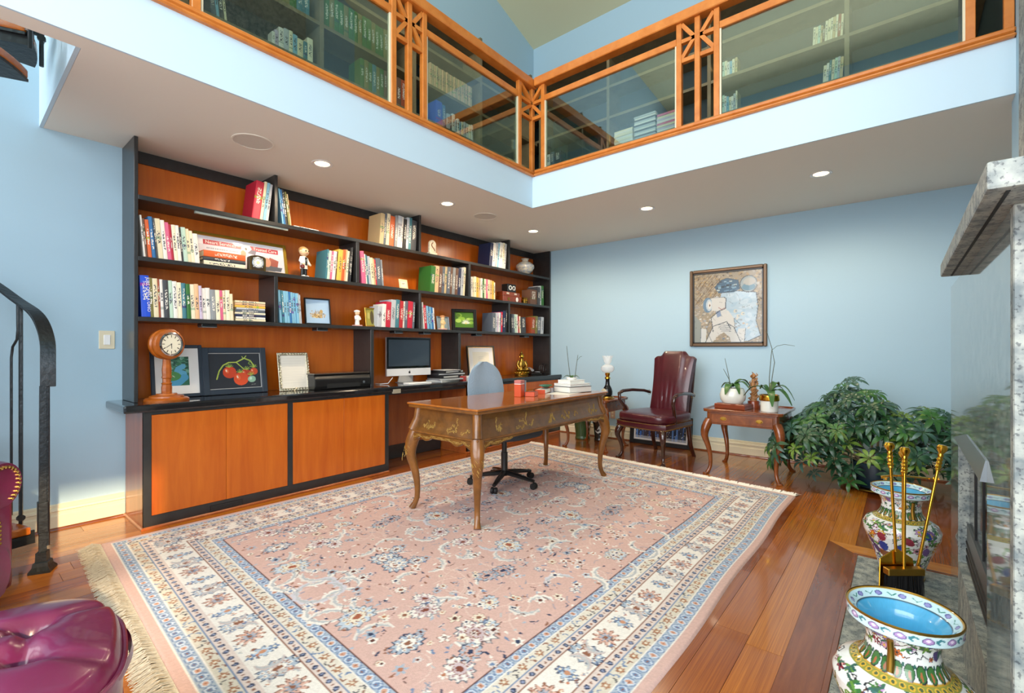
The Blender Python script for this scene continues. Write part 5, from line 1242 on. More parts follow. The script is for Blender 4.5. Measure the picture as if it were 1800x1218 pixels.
# local: front = -y, x to the right
sw = .33
def vgrid(fn, nu, nv):
    vs = [fn(i/nu, j/nv) for j in range(nv+1) for i in range(nu+1)]
    fs = [(j*(nu+1)+i, j*(nu+1)+i+1, (j+1)*(nu+1)+i+1, (j+1)*(nu+1)+i) for j in range(nv) for i in range(nu)]; return vs, fs
def slab_grid(mb, front, back, nu, nv):
    """closed pad between a front and a back sheet fn(u,v)->xyz"""
    a, fa = vgrid(front, nu, nv); b, fb = vgrid(back, nu, nv); k = len(a)
    fs = fa+[tuple(q+k for q in reversed(f)) for f in fb]
    rim = [i for i in range(nu+1)]+[(j+1)*(nu+1)-1 for j in range(1, nv+1)]+[nv*(nu+1)+i for i in range(nu-1, -1, -1)]+[j*(nu+1) for j in range(nv-1, 0, -1)]
    for i, p in enumerate(rim): q_ = rim[(i+1) % len(rim)]; fs.append((q_, p, p+k, q_+k))
    return mb.add(a+b, fs)
def top_z(s):      # humped crest
    s = abs(s)
    return 1.13-.055*(1-math.cos(min(1, max(0, (s-.42)/.26))*math.pi))/2-.03*max(0, (s-.78)/.22)**2
def back_pt(u, v, off):
    s = -1+2*u; wd = .222+.022*v-.012*math.sin(v*3.1); z = .46+(top_z(s)-.46)*v
    y = .25+.13*v+off*1.0
    pl = 0
    if off < 0:
        bulge = .030*(1-abs(s)**3.0)*(math.sin(math.pi*min(1, v*.9+.1))**.5)
        # soft pulled creases at the lower back
        for c_, p_, w_ in ((-.28, .38, .05), (.0, .52, .06), (.25, .44, .05), (.45, .30, .05), (-.5, .25, .05)):
            q_ = (s-c_-(v-.3)*.35*c_)/w_; pl += .010*math.exp(-q_*q_)*math.exp(-((v-p_*.6)/.17)**2)
        y -= bulge-pl
    return (s*wd, y, z)
slab_grid(MB(), lambda u, v: back_pt(u, v, -.03), lambda u, v: back_pt(u, v, .03), 36, 28).build('backrest', LEA, ch, smooth=True, ang=50)
def nails(parent, pts, r=.0055, step=.016, name='nailhead'):
    ds = [0]; 
    for a, b in zip(pts[:-1], pts[1:]): ds.append(ds[-1]+(Vector(b)-Vector(a)).length)
    n = int(ds[-1]/step); mb = MB()
    for i in range(n+1):
        d = ds[-1]*i/n; p = [np.interp(d, ds, [q[k] for q in pts]) for k in range(3)]; mb.ball(p, r, 6, 4)
    o = mb.build(name+'_row', BRN, parent, smooth=True); o['kind'] = 'stuff'; return o
# seat: rail and cushion
def seat_out(k, zf=0, g=0):
    return [(-.30-g, -.27-g), (-.17, -.315-g), (.17, -.315-g), (.30+g, -.27-g), (.255+g, .30), (-.255-g, .30)]
MB().prism(seat_out(0), .335, .405).build('seat_rail', LEA, ch, bevel=.012, seg=2, smooth=True)
cushion(MB(), .305, .30, .055, 14, .42, tr(0, -.012, .445)).build('seat_cushion', LEA, ch, smooth=True, ang=80)
so = seat_out(0, 0, .002)
for z in (.347, .398): nails(ch, [(*so[4], z), (*so[3], z), (*so[2], z), (*so[1], z), (*so[0], z), (*so[5], z)])
for s in (-1, 1):
    cabriole(s*.255, -.25, s*.5, -.85, 0.0, .34, .034, .017, 'leg', MAHD, ch, .045, .03, True)
    MB().tube([(s*.225, .27, .40), (s*.225, .285, .25), (s*.23, .31, .12), (s*.235, .36, .012), (s*.235, .365, 0)], [.024, .024, .021, .019, .021], 10, sq=.4).build('leg', MAHD, ch, smooth=True, ang=60)
    # gooseneck arm
    ap_ = [(s*.27, .30, .66), (s*.285, .20, .685), (s*.315, .02, .70), (s*.33, -.12, .695), (s*.335, -.18, .67), (s*.325, -.185, .60), (s*.30, -.13, .53), (s*.285, -.09, .46), (s*.28, -.08, .40)]
    MB().tube(ap_, [(.018, .016), (.019, .017), (.024, .018), (.026, .018), (.022, .018), (.019, .017), (.018, .016), (.019, .017), (.022, .018)], 12).build('arm', MAHD, ch, smooth=True, ang=70)
    nails(ch, [(s*.27+s*.02*math.cos(a), .285, .66+.028*math.sin(a)) for a in [R(k*30) for k in range(13)]], .004, .012)
    MB().tube([(s*.20, .32, .42), (s*.205, .375, .66), (s*.21, .425, 1.0)], [.016, .015, .013], 8).build('back_post', MAHD, ch, smooth=True)

# framed picture leaning behind the chair
def city(w, h):
    c = Cv(w, h, .005, '1A2438'); rr = random.Random(1)
    for k in range(26): x = rr.uniform(0, w); c.rect(x, x+rr.uniform(.01, .03), 0, rr.uniform(.3, .9)*h, rr.choice(['2A4A8A', '3A6ABA', '203458', '5A84C4', '141C2C']))
    for k in range(70): c.ell(rr.uniform(0, w), rr.uniform(0, h*.8), .003, .005, rr.choice(['D8E4F0', '9AB8E0', 'E8D8A0'])); 
    c.rect(0, w, 0, h*.12, 'D0D8E0', .5); return c
picture('framed_photograph', 'black framed blue night city picture on floor behind armchair', 'picture', (-2.23, 5.47, 0), FY, 6, .76, .36, .05, BLKM, city, .02, mat('white_mat', 'E6E2DE', .7), depth=.02)

def side_table(lab, x0, x1, y0, y1, zt, drawer=True, round_=False):
    cx_, cy_ = (x0+x1)/2, (y0+y1)/2; hw_, hd_ = (x1-x0)/2, (y1-y0)/2
    t = thing('side_table', lab, 'table', (cx_, cy_, 0))
    def rr_(g, r_=.05):
        P = []
        for (sx, sy, a0) in ((1, -1, -90), (1, 1, 0), (-1, 1, 90), (-1, -1, 180)):
            for k in range(6): a = R(a0+k*18); P.append((sx*(hw_+g-r_)+r_*math.cos(a), sy*(hd_+g-r_)+r_*math.sin(a)))
        return P
    MB().prism(rr_(.0), zt-.022, zt-.006).build('top', MAH, t, bevel=.005, seg=2)
    lp = [(*p, zt-.003) for p in rr_(-.004)]
    MB().tube(lp+[lp[0]], (.009), 8, cap=False).build('tray_rim', MAH, t, smooth=True)
    MB().prism(rr_(-.028, .03), zt-.135, zt-.022).build('frieze', MAH, t, bevel=.003)
    if drawer:
        d = MB().bb(-hw_+.075, hw_-.075, -hd_+.020, -hd_+.03, zt-.122, zt-.038).build('drawer_front', MAH, t, bevel=.003)
        for s in (-.45, .45):
            px_ = s*hw_
            MB().prism([(-.03, 0), (-.018, .014), (0, .018), (.018, .014), (.03, 0), (.018, -.013), (0, -.017), (-.018, -.013)], 0, .003, tr(px_, -hd_+.020, zt-.078) @ FY).build('back_plate', GOLDD, d)
            MB().tube([(px_-.02, -hd_+.012, zt-.076), (px_-.014, -hd_+.006, zt-.088), (px_+.014, -hd_+.006, zt-.088), (px_+.02, -hd_+.012, zt-.076)], .0028, 6).build('bail_handle', GOLD, d, smooth=True)
    for sx in (-1, 1):
        for sy in (-1, 1): cabriole(sx*(hw_-.05), sy*(hd_-.05), sx*q, sy*q, 0, zt-.10, .036, .016, 'leg', MAH, t, .05, .03, True)
    return t
side_table('mahogany side table with brass-handled drawer carrying two orchids', -1.43, -.775, 4.50, 5.16, .60)
side_table('mahogany side table under the glass oil lamp', -3.13, -2.53, 4.72, 5.28, .575, False)
# open book / flat wooden block under orchid
ZT = .594
p = at(1293, 718, Z=ZT)
t = thing('wooden_stand', 'flat orange brown wooden box under the left orchid', 'box', (-1.22, 4.78, ZT), R(-8))
MB().bb(-.15, .13, -.10, .10, 0, .045).build('box', WB, t, bevel=.004); MB().bb(-.135, .115, -.085, .085, .045, .05).build('lid_panel', WB, t, bevel=.002)
SOIL = mat('dark_soil', '3A2A1C', .95, var=.5, scale=60)
def orchid(lab, x, y, z, pot, leaves, stems):
    t = thing('orchid', lab, 'plant', (x, y, z)); pot(t)
    for a, l, w_, rise, dr, zz in leaves: strap_leaf(MB(), a, l, w_, rise, dr, (0, 0, zz)).build('leaf', LEAF, t, smooth=True)
    for pts, r_ in stems: MB().tube(pts, r_, 6).build('stem', STEM, t, smooth=True)
    return t
WGL = mat('white_glazed_pot', 'E4E6DC', .2, coat=.4)
def pot1(t):
    MB().lathe([(0, 0), (.085, 0), (.108, .03), (.114, .075), (.100, .13), (.090, .14), (.084, .136), (.092, .075), (0, .065)], 30, None, False).build('pot', WGL, t, smooth=True); MB().lathe([(0, .12), (.09, .12), (.09, .116), (0, .116)], 22, None, False).build('soil', SOIL, t)
orchid('orchid in round white glazed pot, two bare stems', -1.24, 4.79, ZT+.0505, pot1,
       [(R(-15), .16, .030, .07, .06 , .152), (R(-100), .15, .034, .05, .10 , .152), (R(170), .11, .028, .05, .05 , .152), (R(40), .17, .032, .09, .07 , .152), (R(-50), .13, .03, .06, .10, .152)],
       [([(-.02, 0, .11), (-.035, 0, .25), (-.07, .0, .42)], [.004, .003, .002]), ([(-.01, .02, .11), (-.035, .01, .22), (-.085, .0, .32)], [.004, .003, .002])])
def pot2(t):
    MB().lathe([(0, 0), (.068, 0), (.07, .002), (.072, .10), (.066, .10), (.064, .006), (0, .006)], 28, None, False).build('pot', WGL, t, smooth=True)
    MB().lathe([(.066, .10), (.080, .098), (.083, .105), (.080, .145), (.084, .150), (.074, .150), (.070, .105)], 28, None, False).build('gold_band', GOLD, t, smooth=True); MB().lathe([(0, .14), (.073, .14), (.073, .136), (0, .136)], 22, None, False).build('soil', SOIL, t)
orchid('orchid in white pot with gold band, tall forked bare stem', -.92, 4.74, ZT, pot2,
       [(R(175), .24, .026, .11, .16, .158), (R(-5), .20, .026, .12, .13, .158), (R(-25), .21, .03, .08, .14, .158), (R(60), .12, .035, .10, .0, .158), (R(150), .10, .028, .08, .02, .158), (R(-70), .15, .032, .06, .14, .158), (R(20), .13, .024, .09, .06, .158)],
       [([(0, 0, .14), (.0, 0, .30), (.015, 0, .50), (.02, .01, .56), (-.02, .02, .70), (-.07, .03, .76)], [.0035, .003, .003, .003, .002, .0015]), ([(.005, .01, .14), (.02, .01, .30), (.04, .01, .44), (.02, .01, .55), (.06, 0, .585), (.12, 0, .60), (.20, -.01, .585)], [.0035, .003, .003, .002, .002, .002, .0015])])
# carved statuette
t = thing('carved_statue', 'carved light wood figure on round base between the orchids', 'statue', (-1.09, 4.93, ZT))
CW = mat('carved_light_wood', 'B8824E', .5, var=.5, scale=30)
MB().lathe([(0, 0), (.056, 0), (.058, .02), (.05, .035), (.052, .06), (.046, .07), (0, .07)], 22, None, False).build('base', WB, t, smooth=True)
mb = MB().tube([(0, 0, .07), (.006, 0, .14), (-.004, 0, .22), (0, 0, .285)], [.030, .026, .022, .015], 10); mb.ball((0, 0, .305), (.02, .018, .024), 12, 8)
mb.build('figure', CW, t, smooth=True, ang=70)
rr = random.Random(17)
for k in range(26):
    a = rr.uniform(0, 6.28); z = .08+k*.0092; r_ = .028-.010*(k/26)
    MB().tube([(r_*math.cos(a), r_*math.sin(a), z), (r_*1.7*math.cos(a+.5), r_*1.7*math.sin(a+.5), z+.012), (r_*1.3*math.cos(a+1.1), r_*1.3*math.sin(a+1.1), z+.03)], [.008, .006, .003], 6).build('carved_leaf', CW, t, smooth=True)
# oil lamp
t = thing('oil_lamp', 'glass oil lamp with black gold body and ruffled shade', 'lamp', (-2.665, 4.99, .569))
MB().lathe([(0, 0), (.085, 0), (.088, .012), (.07, .02), (.066, .032), (.05, .036), (0, .036)], 26, None, False).build('brass_base', GOLDD, t, smooth=True)
MB().lathe([(.040, .036), (.056, .05), (.058, .09), (.046, .13), (.026, .165), (.022, .22), (.026, .235), (0, .235)], 24, None, False).build('body', mat('black_porcelain', '141416', .15), t, smooth=True)
MB().lathe([(0, 0), (.034, 0), (.037, .003), (.034, .005), (0, .005)], 22, tr(-.018, -.054, .085) @ rx(R(90)) @ Matrix.Diagonal((.95, 1.1, 1, 1)), False).build('medallion', mat('medallion_cream', 'E0D8B8', .4, var=.4, scale=90), t)
MB().lathe([(.026, .235), (.034, .24), (.030, .255), (.020, .262), (.028, .285), (.030, .30), (.018, .31)], 20).build('burner', GOLD, t, smooth=True)
OPG, nt_, bs_ = nm('frosted_lamp_glass'); setp(bs_, Base_Color=(.85, .88, .88, 1), Roughness=.12, Alpha=.45)
MB().lathe([(.024, .305), (.06, .318), (.078, .345), (.076, .375), (.05, .398), (.03, .405)], 28, None, False).build('font', OPG, t, smooth=True)
def ruffle(u, v):
    a = 2*math.pi*u; f = v; r_ = .026+.022*math.sin(min(1, f*1.6)*math.pi*.5)+.012*max(0, f-.6)/.4*(1+.5*math.cos(12*a)); return (r_*math.cos(a), r_*math.sin(a), .405+.10*f+.006*max(0, f-.6)/.4*math.cos(12*a))
MB().add(*vgrid(ruffle, 72, 10)).build('ruffled_shade', OPG, t, smooth=True)
# ceramic pots on the floor
def flared_pot(lab, x, y, h, r_, cbg, cleaf, seed):
    t = thing('ceramic_pot', lab, 'pot', (x, y, 0)); c = Cv(1, 1, .014, cbg); rr = random.Random(seed)
    for k in range(14): u, v = rr.random(), rr.uniform(.15, .85); c.crescent(u, v, .07, .022, rr.uniform(0, 6), rr.uniform(7, 9), cleaf); c.line([(u, v), (u+.05, v+.1)], .02, cleaf)
    pf = np.array([(r_*.72, 0), (r_*.78, .04*h), (r_*.7, .12*h), (r_*.74, .3*h), (r_*.85, .7*h), (r_, .97*h), (r_*1.02, h), (r_*.92, h), (r_*.8, .7*h), (r_*.6, .3*h)])
    c.obj('body', lat(pf), print_mat('glazed_porcelain', .15, coat=.5), t); MB().lathe([(0, .001), (r_*.72, .001), (r_*.72, .006), (0, .006)], 20, None, False).build('base', BLACK, t)
flared_pot('green ceramic pot with white leaf pattern under the lamp table', -3.19, 5.30, .29, .125, '3E5A34', 'E4E8D8', 2)
flared_pot('black ceramic pot with white leaf pattern beside the green pot', -2.95, 5.33, .27, .10, '1E2018', 'D8D8CC', 4)
# wall outlet + switch
t = thing('wall_outlet', 'cream power outlet plate low on the back wall', 'outlet', (-2.90, YB, .31)); MB().bb(-.035, .035, -.006, 0, -.057, .057).build('plate', mat('tan_outlet', 'C8A890', .5), t, bevel=.002)
for s in (-.02, .02): MB().bb(-.012, .012, -.008, -.006, s-.012, s+.012).build('socket', BASE, t)
t = thing('light_switch', 'white rocker light switch plate on blue left wall', 'switch', (XW, .73, 1.215)); MB().bb(0, .006, -.042, .042, -.062, .062).build('plate', BASE, t, bevel=.002); MB().bb(.006, .010, -.018, .018, -.034, .034).build('rocker', WHITE, t, bevel=.002)

# ================================================================ framed painting on the back wall
def surreal(w, h):
    c = Cv(w, h, .0045, 'A89A80'); rr = random.Random(12)
    S = lambda u, v: (w*u, h*v)
    for k in range(900):
        u, v = rr.random(), rr.random(); a = rr.choice([0, .6, -.6, 1.2]); c.ell(w*u, h*v, rr.uniform(.008, .02), rr.uniform(.004, .010), rr.choice(['9A8058', 'B89A68', '8A7A60', 'C8B48A', '6A5A44', 'BCB09A'] if v > .55 else ['B8AC9A', 'A8A094', 'C8BEAC', '8E8A80']), a)
    for k in range(60): u, v = rr.uniform(.02, .35), rr.uniform(.5, .95); c.line([S(u, v), S(u+.09, v+.10)], .003, '6A5234')
    c.poly([S(0, 0), S(.12, 0), S(.12, .3), S(0, .42)], '9AA098')
    c.poly([S(.42, .70), S(.6, .72), S(.9, .68), S(.93, .5), S(.9, .3), S(.96, .1), S(.8, .03), S(.70, .03), S(.45, .3), S(.40, .6)], 'B9D2E2')
    for k in range(60): u, v = rr.uniform(.5, .9), rr.uniform(.1, .66); c.ell(w*u, h*v, rr.uniform(.02, .05), rr.uniform(.01, .03), rr.choice(['C8DEEA', 'A8C8DE', 'D4E6F0']), rr.random(), .6)
    c.poly([S(.32, .78), S(.42, .88), S(.5, .90), S(.66, .86), S(.68, .74), S(.6, .70), S(.38, .70)], '3F6480')
    for k in range(30): c.rect(*(lambda u, v: (w*u, w*u+.03, h*v, h*v+.014))(rr.uniform(.34, .62), rr.uniform(.71, .86)), rr.choice(['6A94B0', '2A4258', '8FB4C8', '20303C', 'B8C8C8']))
    c.ell(*S(.80, .80), .088, .092, '4A5860'); c.ell(*S(.80, .80), .080, .084, 'A8B4B4'); c.ell(*S(.80, .76), .066, .04, '6A94A8'); c.ell(*S(.81, .83), .06, .04, 'C0BEB4')
    SKN = 'E0E0DA'; LN = '5A6A78'
    c.poly([S(.30, .16), S(.27, .36), S(.40, .46), S(.52, .45), S(.60, .34), S(.62, .14)], SKN)      # torso
    c.poly([S(.50, .40), S(.48, .58), S(.36, .66), S(.24, .62), S(.22, .48), S(.36, .44)], 'DADCD8')
    c.ell(*S(.22, .54), .052, .085, '6A8CA6'); c.ell(*S(.24, .54), .034, .066, 'C4D4DE'); c.ell(*S(.245, .54), .020, .045, 'E8E8E0'); c.ell(*S(.25, .535), .006, .014, '5A3020')
    c.rect(*[w*.28, w*.48, h*.46, h*.64], 'DCDCD6'); c.line([S(.46, .64), S(.49, .62), S(.48, .48), S(.42, .46)], .006, LN); c.line([S(.38, .50), S(.42, .47), S(.47, .49)], .008, 'B08880')
    c.poly([S(.34, .44), S(.40, .46), S(.42, .38), S(.36, .36)], '8AA0C0')
    c.poly([S(.11, 0), S(.12, .22), S(.20, .20), S(.19, 0)], 'DCDEDA'); c.poly([S(.62, 0), S(.66, .2), S(.76, .2), S(.74, 0)], 'DCDEDA')
    c.poly([S(.18, 0), S(.30, .24), S(.50, .30), S(.55, .20), S(.36, .10), S(.28, 0)], SKN); c.poly([S(.70, 0), S(.60, .22), S(.50, .28), S(.40, .20), S(.54, .08), S(.56, 0)], 'D8DAD6')
    for k in range(4): c.line([S(.36+.02*k, .26-.03*k), S(.56, .24-.025*k)], .005, LN)
    for a, b in (((.11, 0), (.12, .22)), ((.20, .2), (.28, .02)), ((.76, .2), (.74, 0)), ((.62, .14), (.6, .34)), ((.27, .36), (.2, .2)), ((.6, .34), (.70, .24))): c.line([S(*a), S(*b)], .005, LN)
    for k in range(24): u, v = rr.choice([(rr.uniform(.1, .27), rr.uniform(.22, .36)), (rr.uniform(.62, .80), rr.uniform(.2, .34)), (rr.uniform(.32, .54), rr.uniform(.02, .12))]); c.ell(w*u, h*v, .014, .010, rr.choice(['A8B0B4', 'C8B49A', 'E0DCD0', '7A8A98']))
    for u, v in ((.62, .44), (.72, .40), (.66, .37)): c.ell(*S(u, v), .020, .018, 'E0D8C0'); c.ell(*S(u+.01, v), .01, .008, '8AA8C0')
    for u, v in ((.92, .52), (.91, .22), (.93, .8)): c.rect(w*u-.012, w*u+.012, h*v-.012, h*v+.012, 'C8C4B8')
    for k in range(90): u, v = rr.random(), rr.random(); c.line([S(u, v), S(u+rr.uniform(-.06, .06), v+rr.uniform(-.05, .05))], .0032, rr.choice(['5A5A54', '4A5664', '6A5A44']), .7)
    for pl_ in ([(.42, .70), (.6, .72), (.9, .68), (.93, .5), (.9, .3), (.96, .1), (.8, .03)], [(.30, .16), (.27, .36), (.40, .46)], [(.18, 0), (.30, .24), (.50, .30), (.55, .20)], [(.70, 0), (.60, .22), (.50, .28)], [(.28, .64), (.46, .64), (.485, .62), (.48, .48), (.36, .44)], [(.32, .78), (.42, .88), (.5, .90), (.66, .86), (.68, .74)]): c.line([S(*p_) for p_ in pl_], .007, '3E4A54')
    c.a *= .70; return c
picture('framed_painting', 'square bronze framed surreal figure painting on blue back wall', 'painting', (-1.50, YB-.003, 1.183), FY, 0, .805, .872, .036, mat('bronze_frame', '6A5440', .35, .5), surreal, depth=.03, lip=(.012, BLACK), fb=.008)

# ================================================================ umbrella plant in the corner
pl = thing('umbrella_plant', 'large spreading green umbrella plant in the back corner', 'plant', (-.17, 4.93, 0))
MB().lathe([(0, .02), (.13, .02), (.165, .10), (.175, .22), (.165, .225), (.15, .10), (0, .05)], 28, None, False).build('pot', mat('dark_blue_pot', '1E3440', .25), pl, smooth=True)
MB().lathe([(0, .002), (.19, .002), (.235, .022), (.245, .024), (.24, .030), (.19, .012), (0, .012)], 34, None, False).build('saucer', GOLDD, pl, smooth=True)
MB().lathe([(0, .2), (.16, .2), (.16, .195), (0, .195)], 22, None, False).build('soil', SOIL, pl)
UL = [mat('umbrella_leaf_dark', '2C5436', .35, var=.45, scale=9), mat('umbrella_leaf_mid', '3E6E34', .35, var=.4, scale=9), mat('umbrella_leaf_blue', '46685A', .32, var=.35, scale=9), mat('umbrella_leaf_new', '6A8A32', .4, var=.3, scale=9)]
def umbrella_leaf(n, L, m, seed):
    r_ = random.Random(seed); mb = MB()
    for k in range(n):
        a = 2*math.pi*k/n+r_.uniform(-.12, .12); l = L*r_.uniform(.8, 1.1); w_ = l*.155
        vs = []; N = 5
        for i in range(N+1):
            f = i/N; r0 = l*(.14+.86*f); z = .018*math.sin(f*2.2)-.42*l*f*f; ww = w_*math.sin(math.pi*min(1, f*.93+.05))**.75
            for s in (-1, 0, 1): vs.append((r0*math.cos(a)-s*ww*math.sin(a), r0*math.sin(a)+s*ww*math.cos(a), z+abs(s)*ww*.22))
        mb.add(vs, [(i*3+s, i*3+s+1, i*3+s+4, i*3+s+3) for i in range(N) for s in (0, 1)])
        mb.add([(0, 0, -.002), (l*.15*math.cos(a)-.002*math.sin(a), l*.15*math.sin(a)+.002*math.cos(a), 0), (l*.15*math.cos(a)+.002*math.sin(a), l*.15*math.sin(a)-.002*math.cos(a), 0)], [(0, 1, 2)])
    me = mb.mesh('umbrella_leaf', smooth=True, ang=60); me.materials.append(m); return me
ums = [umbrella_leaf(n, L, UL[i % 4] if i < 8 else UL[3], i) for i, (n, L) in enumerate(((8, .108), (7, .115), (8, .10), (7, .09), (8, .112), (9, .104), (7, .095)))]
rr = random.Random(44)
tips = []
# crown as a lumpy dome: (x, z-top) outline from the photo at the plant's depth
def crown(x): return np.interp(x, [-.78, -.66, -.5, -.36, -.18, -.02, .12, .26, .38, .5], [.22, .50, .62, .70, .93, .86, .66, .62, .74, .55])
cnt = 0
while cnt < 296:
    x = rr.uniform(-.74, .5); y = rr.gauss(-.03, .20); y = max(-.46, min(.40, y)); zt_ = crown(x)*(1-.35*min(1, abs(y)/.5)**2)
    z = zt_*(1-abs(rr.gauss(0, .42)))
    if z < .07: continue
    if abs(x) < .2 and abs(y) < .2 and z < .28: continue
    i = rr.randrange(7)
    o = link('leaf', ums[i], pl, (x, y, z)); d = Vector((x*.9, y*1.4-.25, .55+z*.3)); d.normalize()
    o.rotation_euler = (Vector((0, 0, 1)).rotation_difference(d) @ __import__('mathutils').Quaternion((0, 0, 1), rr.uniform(0, 6.28))).to_euler()
    sc_f = rr.uniform(.8, 1.15); o.scale = (sc_f,)*3; tips.append((x, y, z)); cnt += 1
UST = mat('umbrella_stem', '4A5A34', .6); UST2 = mat('umbrella_woody_stem', '8A7A58', .7)
stems = [((-.5, -.12, .40), .5), ((-.30, .1, .55), .6), ((-.1, 0, .75), .8), ((.05, -.05, .7), .7), ((.25, .05, .5), .6), ((.40, -.05, .55), .6), ((-.6, .05, .30), .4), ((-.2, -.25, .35), .4), ((.2, -.25, .3), .4)]
bases = []
for (p, _) in stems:
    b = (p[0]*.12, p[1]*.2, .2); m_ = (p[0]*.5, p[1]*.5, .2+(p[2]-.2)*.75); MB().tube([b, m_, p], [.010, .008, .005], 7).build('branch', UST2, pl, smooth=True); bases.append((Vector(m_), Vector(p)))
mb = MB()
for tp in tips:
    T = Vector(tp); best = min((s for b in bases for s in (b[0], b[1], (b[0]+b[1])/2)), key=lambda s: (s-T).length); mb.tube([best, (best+T)/2+Vector((0, 0, .02)), T], [.003, .0025, .002], 5)
mb.build('leaf_stalks', UST, pl, smooth=True)['kind'] = 'stuff'

# ================================================================ fireplace
FX0, FY0, FY1, OY0, OY1, OZ0, OZ1, MZ = .175, 1.40, 3.0, 1.79, 2.64, .29, .793, 1.44
t = thing('fireplace', 'polished grey granite fireplace with black insert and stone mantel', 'fireplace')
MB().bb(.26, .477, FY0+.04, FY1, .001, MZ).build('core', BLKM, t)
MB().bb(FX0, .25, FY0+.002, OY0, .001, MZ).build('jamb_panel', GRANP, t); MB().bb(FX0, .25, OY1, FY1, .001, MZ).build('jamb_panel', GRANP, t)
MB().bb(FX0, .25, OY0, OY1, OZ1, MZ).build('header_panel', GRANP, t); MB().bb(FX0, .25, OY0, OY1, .001, OZ0).build('sill_panel', GRAN, t)
MB().bb(FX0-.004, .478, FY0-.035, FY0+.002, .001, MZ).build('end_panel', GRAN, t, bevel=.002)
MB().bb(FX0+.002, .245, OY1-.004, OY1, OZ0, OZ1).build('reveal', GRAN, t)
ins = MB().bb(.208, .255, OY0+.001, OY1-.005, OZ0+.001, OZ1-.001).build('fire_insert', mat('black_insert_glass', '0E1014', .08), t)
for y in (2.0, 2.2, 2.42): MB().bb(.204, .208, y-.006, y+.006, .45, OZ1-.01).build('glass_bar', BLACK, ins)
MB().bb(.200, .208, OY0+.002, OY1-.008, OZ0+.002, .45).build('louvre_panel', mat('grey_louvre_panel', '5A6062', .35, .5), ins)
for k in range(3): MB().bb(.197, .2005, OY0+.004, OY1-.01, OZ0+.02+k*.03, OZ0+.032+k*.03).build('louvre_slot', BLKM, ins)
MB().add([(FX0-.014, OY0, OZ1), (FX0-.014, OY1, OZ1), (FX0, OY1, OZ1), (FX0, OY0, OZ1), (FX0-.003, OY0, OZ1+.058), (FX0-.003, 2.30, OZ1+.058), (FX0, 2.30, OZ1+.058), (FX0, OY0, OZ1+.058)], [(0, 1, 5, 4), (1, 2, 6, 5), (2, 3, 7, 6), (3, 0, 4, 7), (0, 3, 2, 1), (4, 5, 6, 7)]).build('hood_plate', STEEL, t)
m_ = MB().bb(.118, .477, 1.215, 2.56, MZ, MZ+.052).build('mantel_shelf', GRAN, t, bevel=.006, seg=2)
MB().bb(.146, .152, 1.24, 2.54, MZ-.0015, MZ+.001).build('drip_groove', BLKM, m_)
o = struct('wall_chimney', MB().bb(.405, .478, 1.43, 3.10, MZ+.053, 7.6), GRAN)

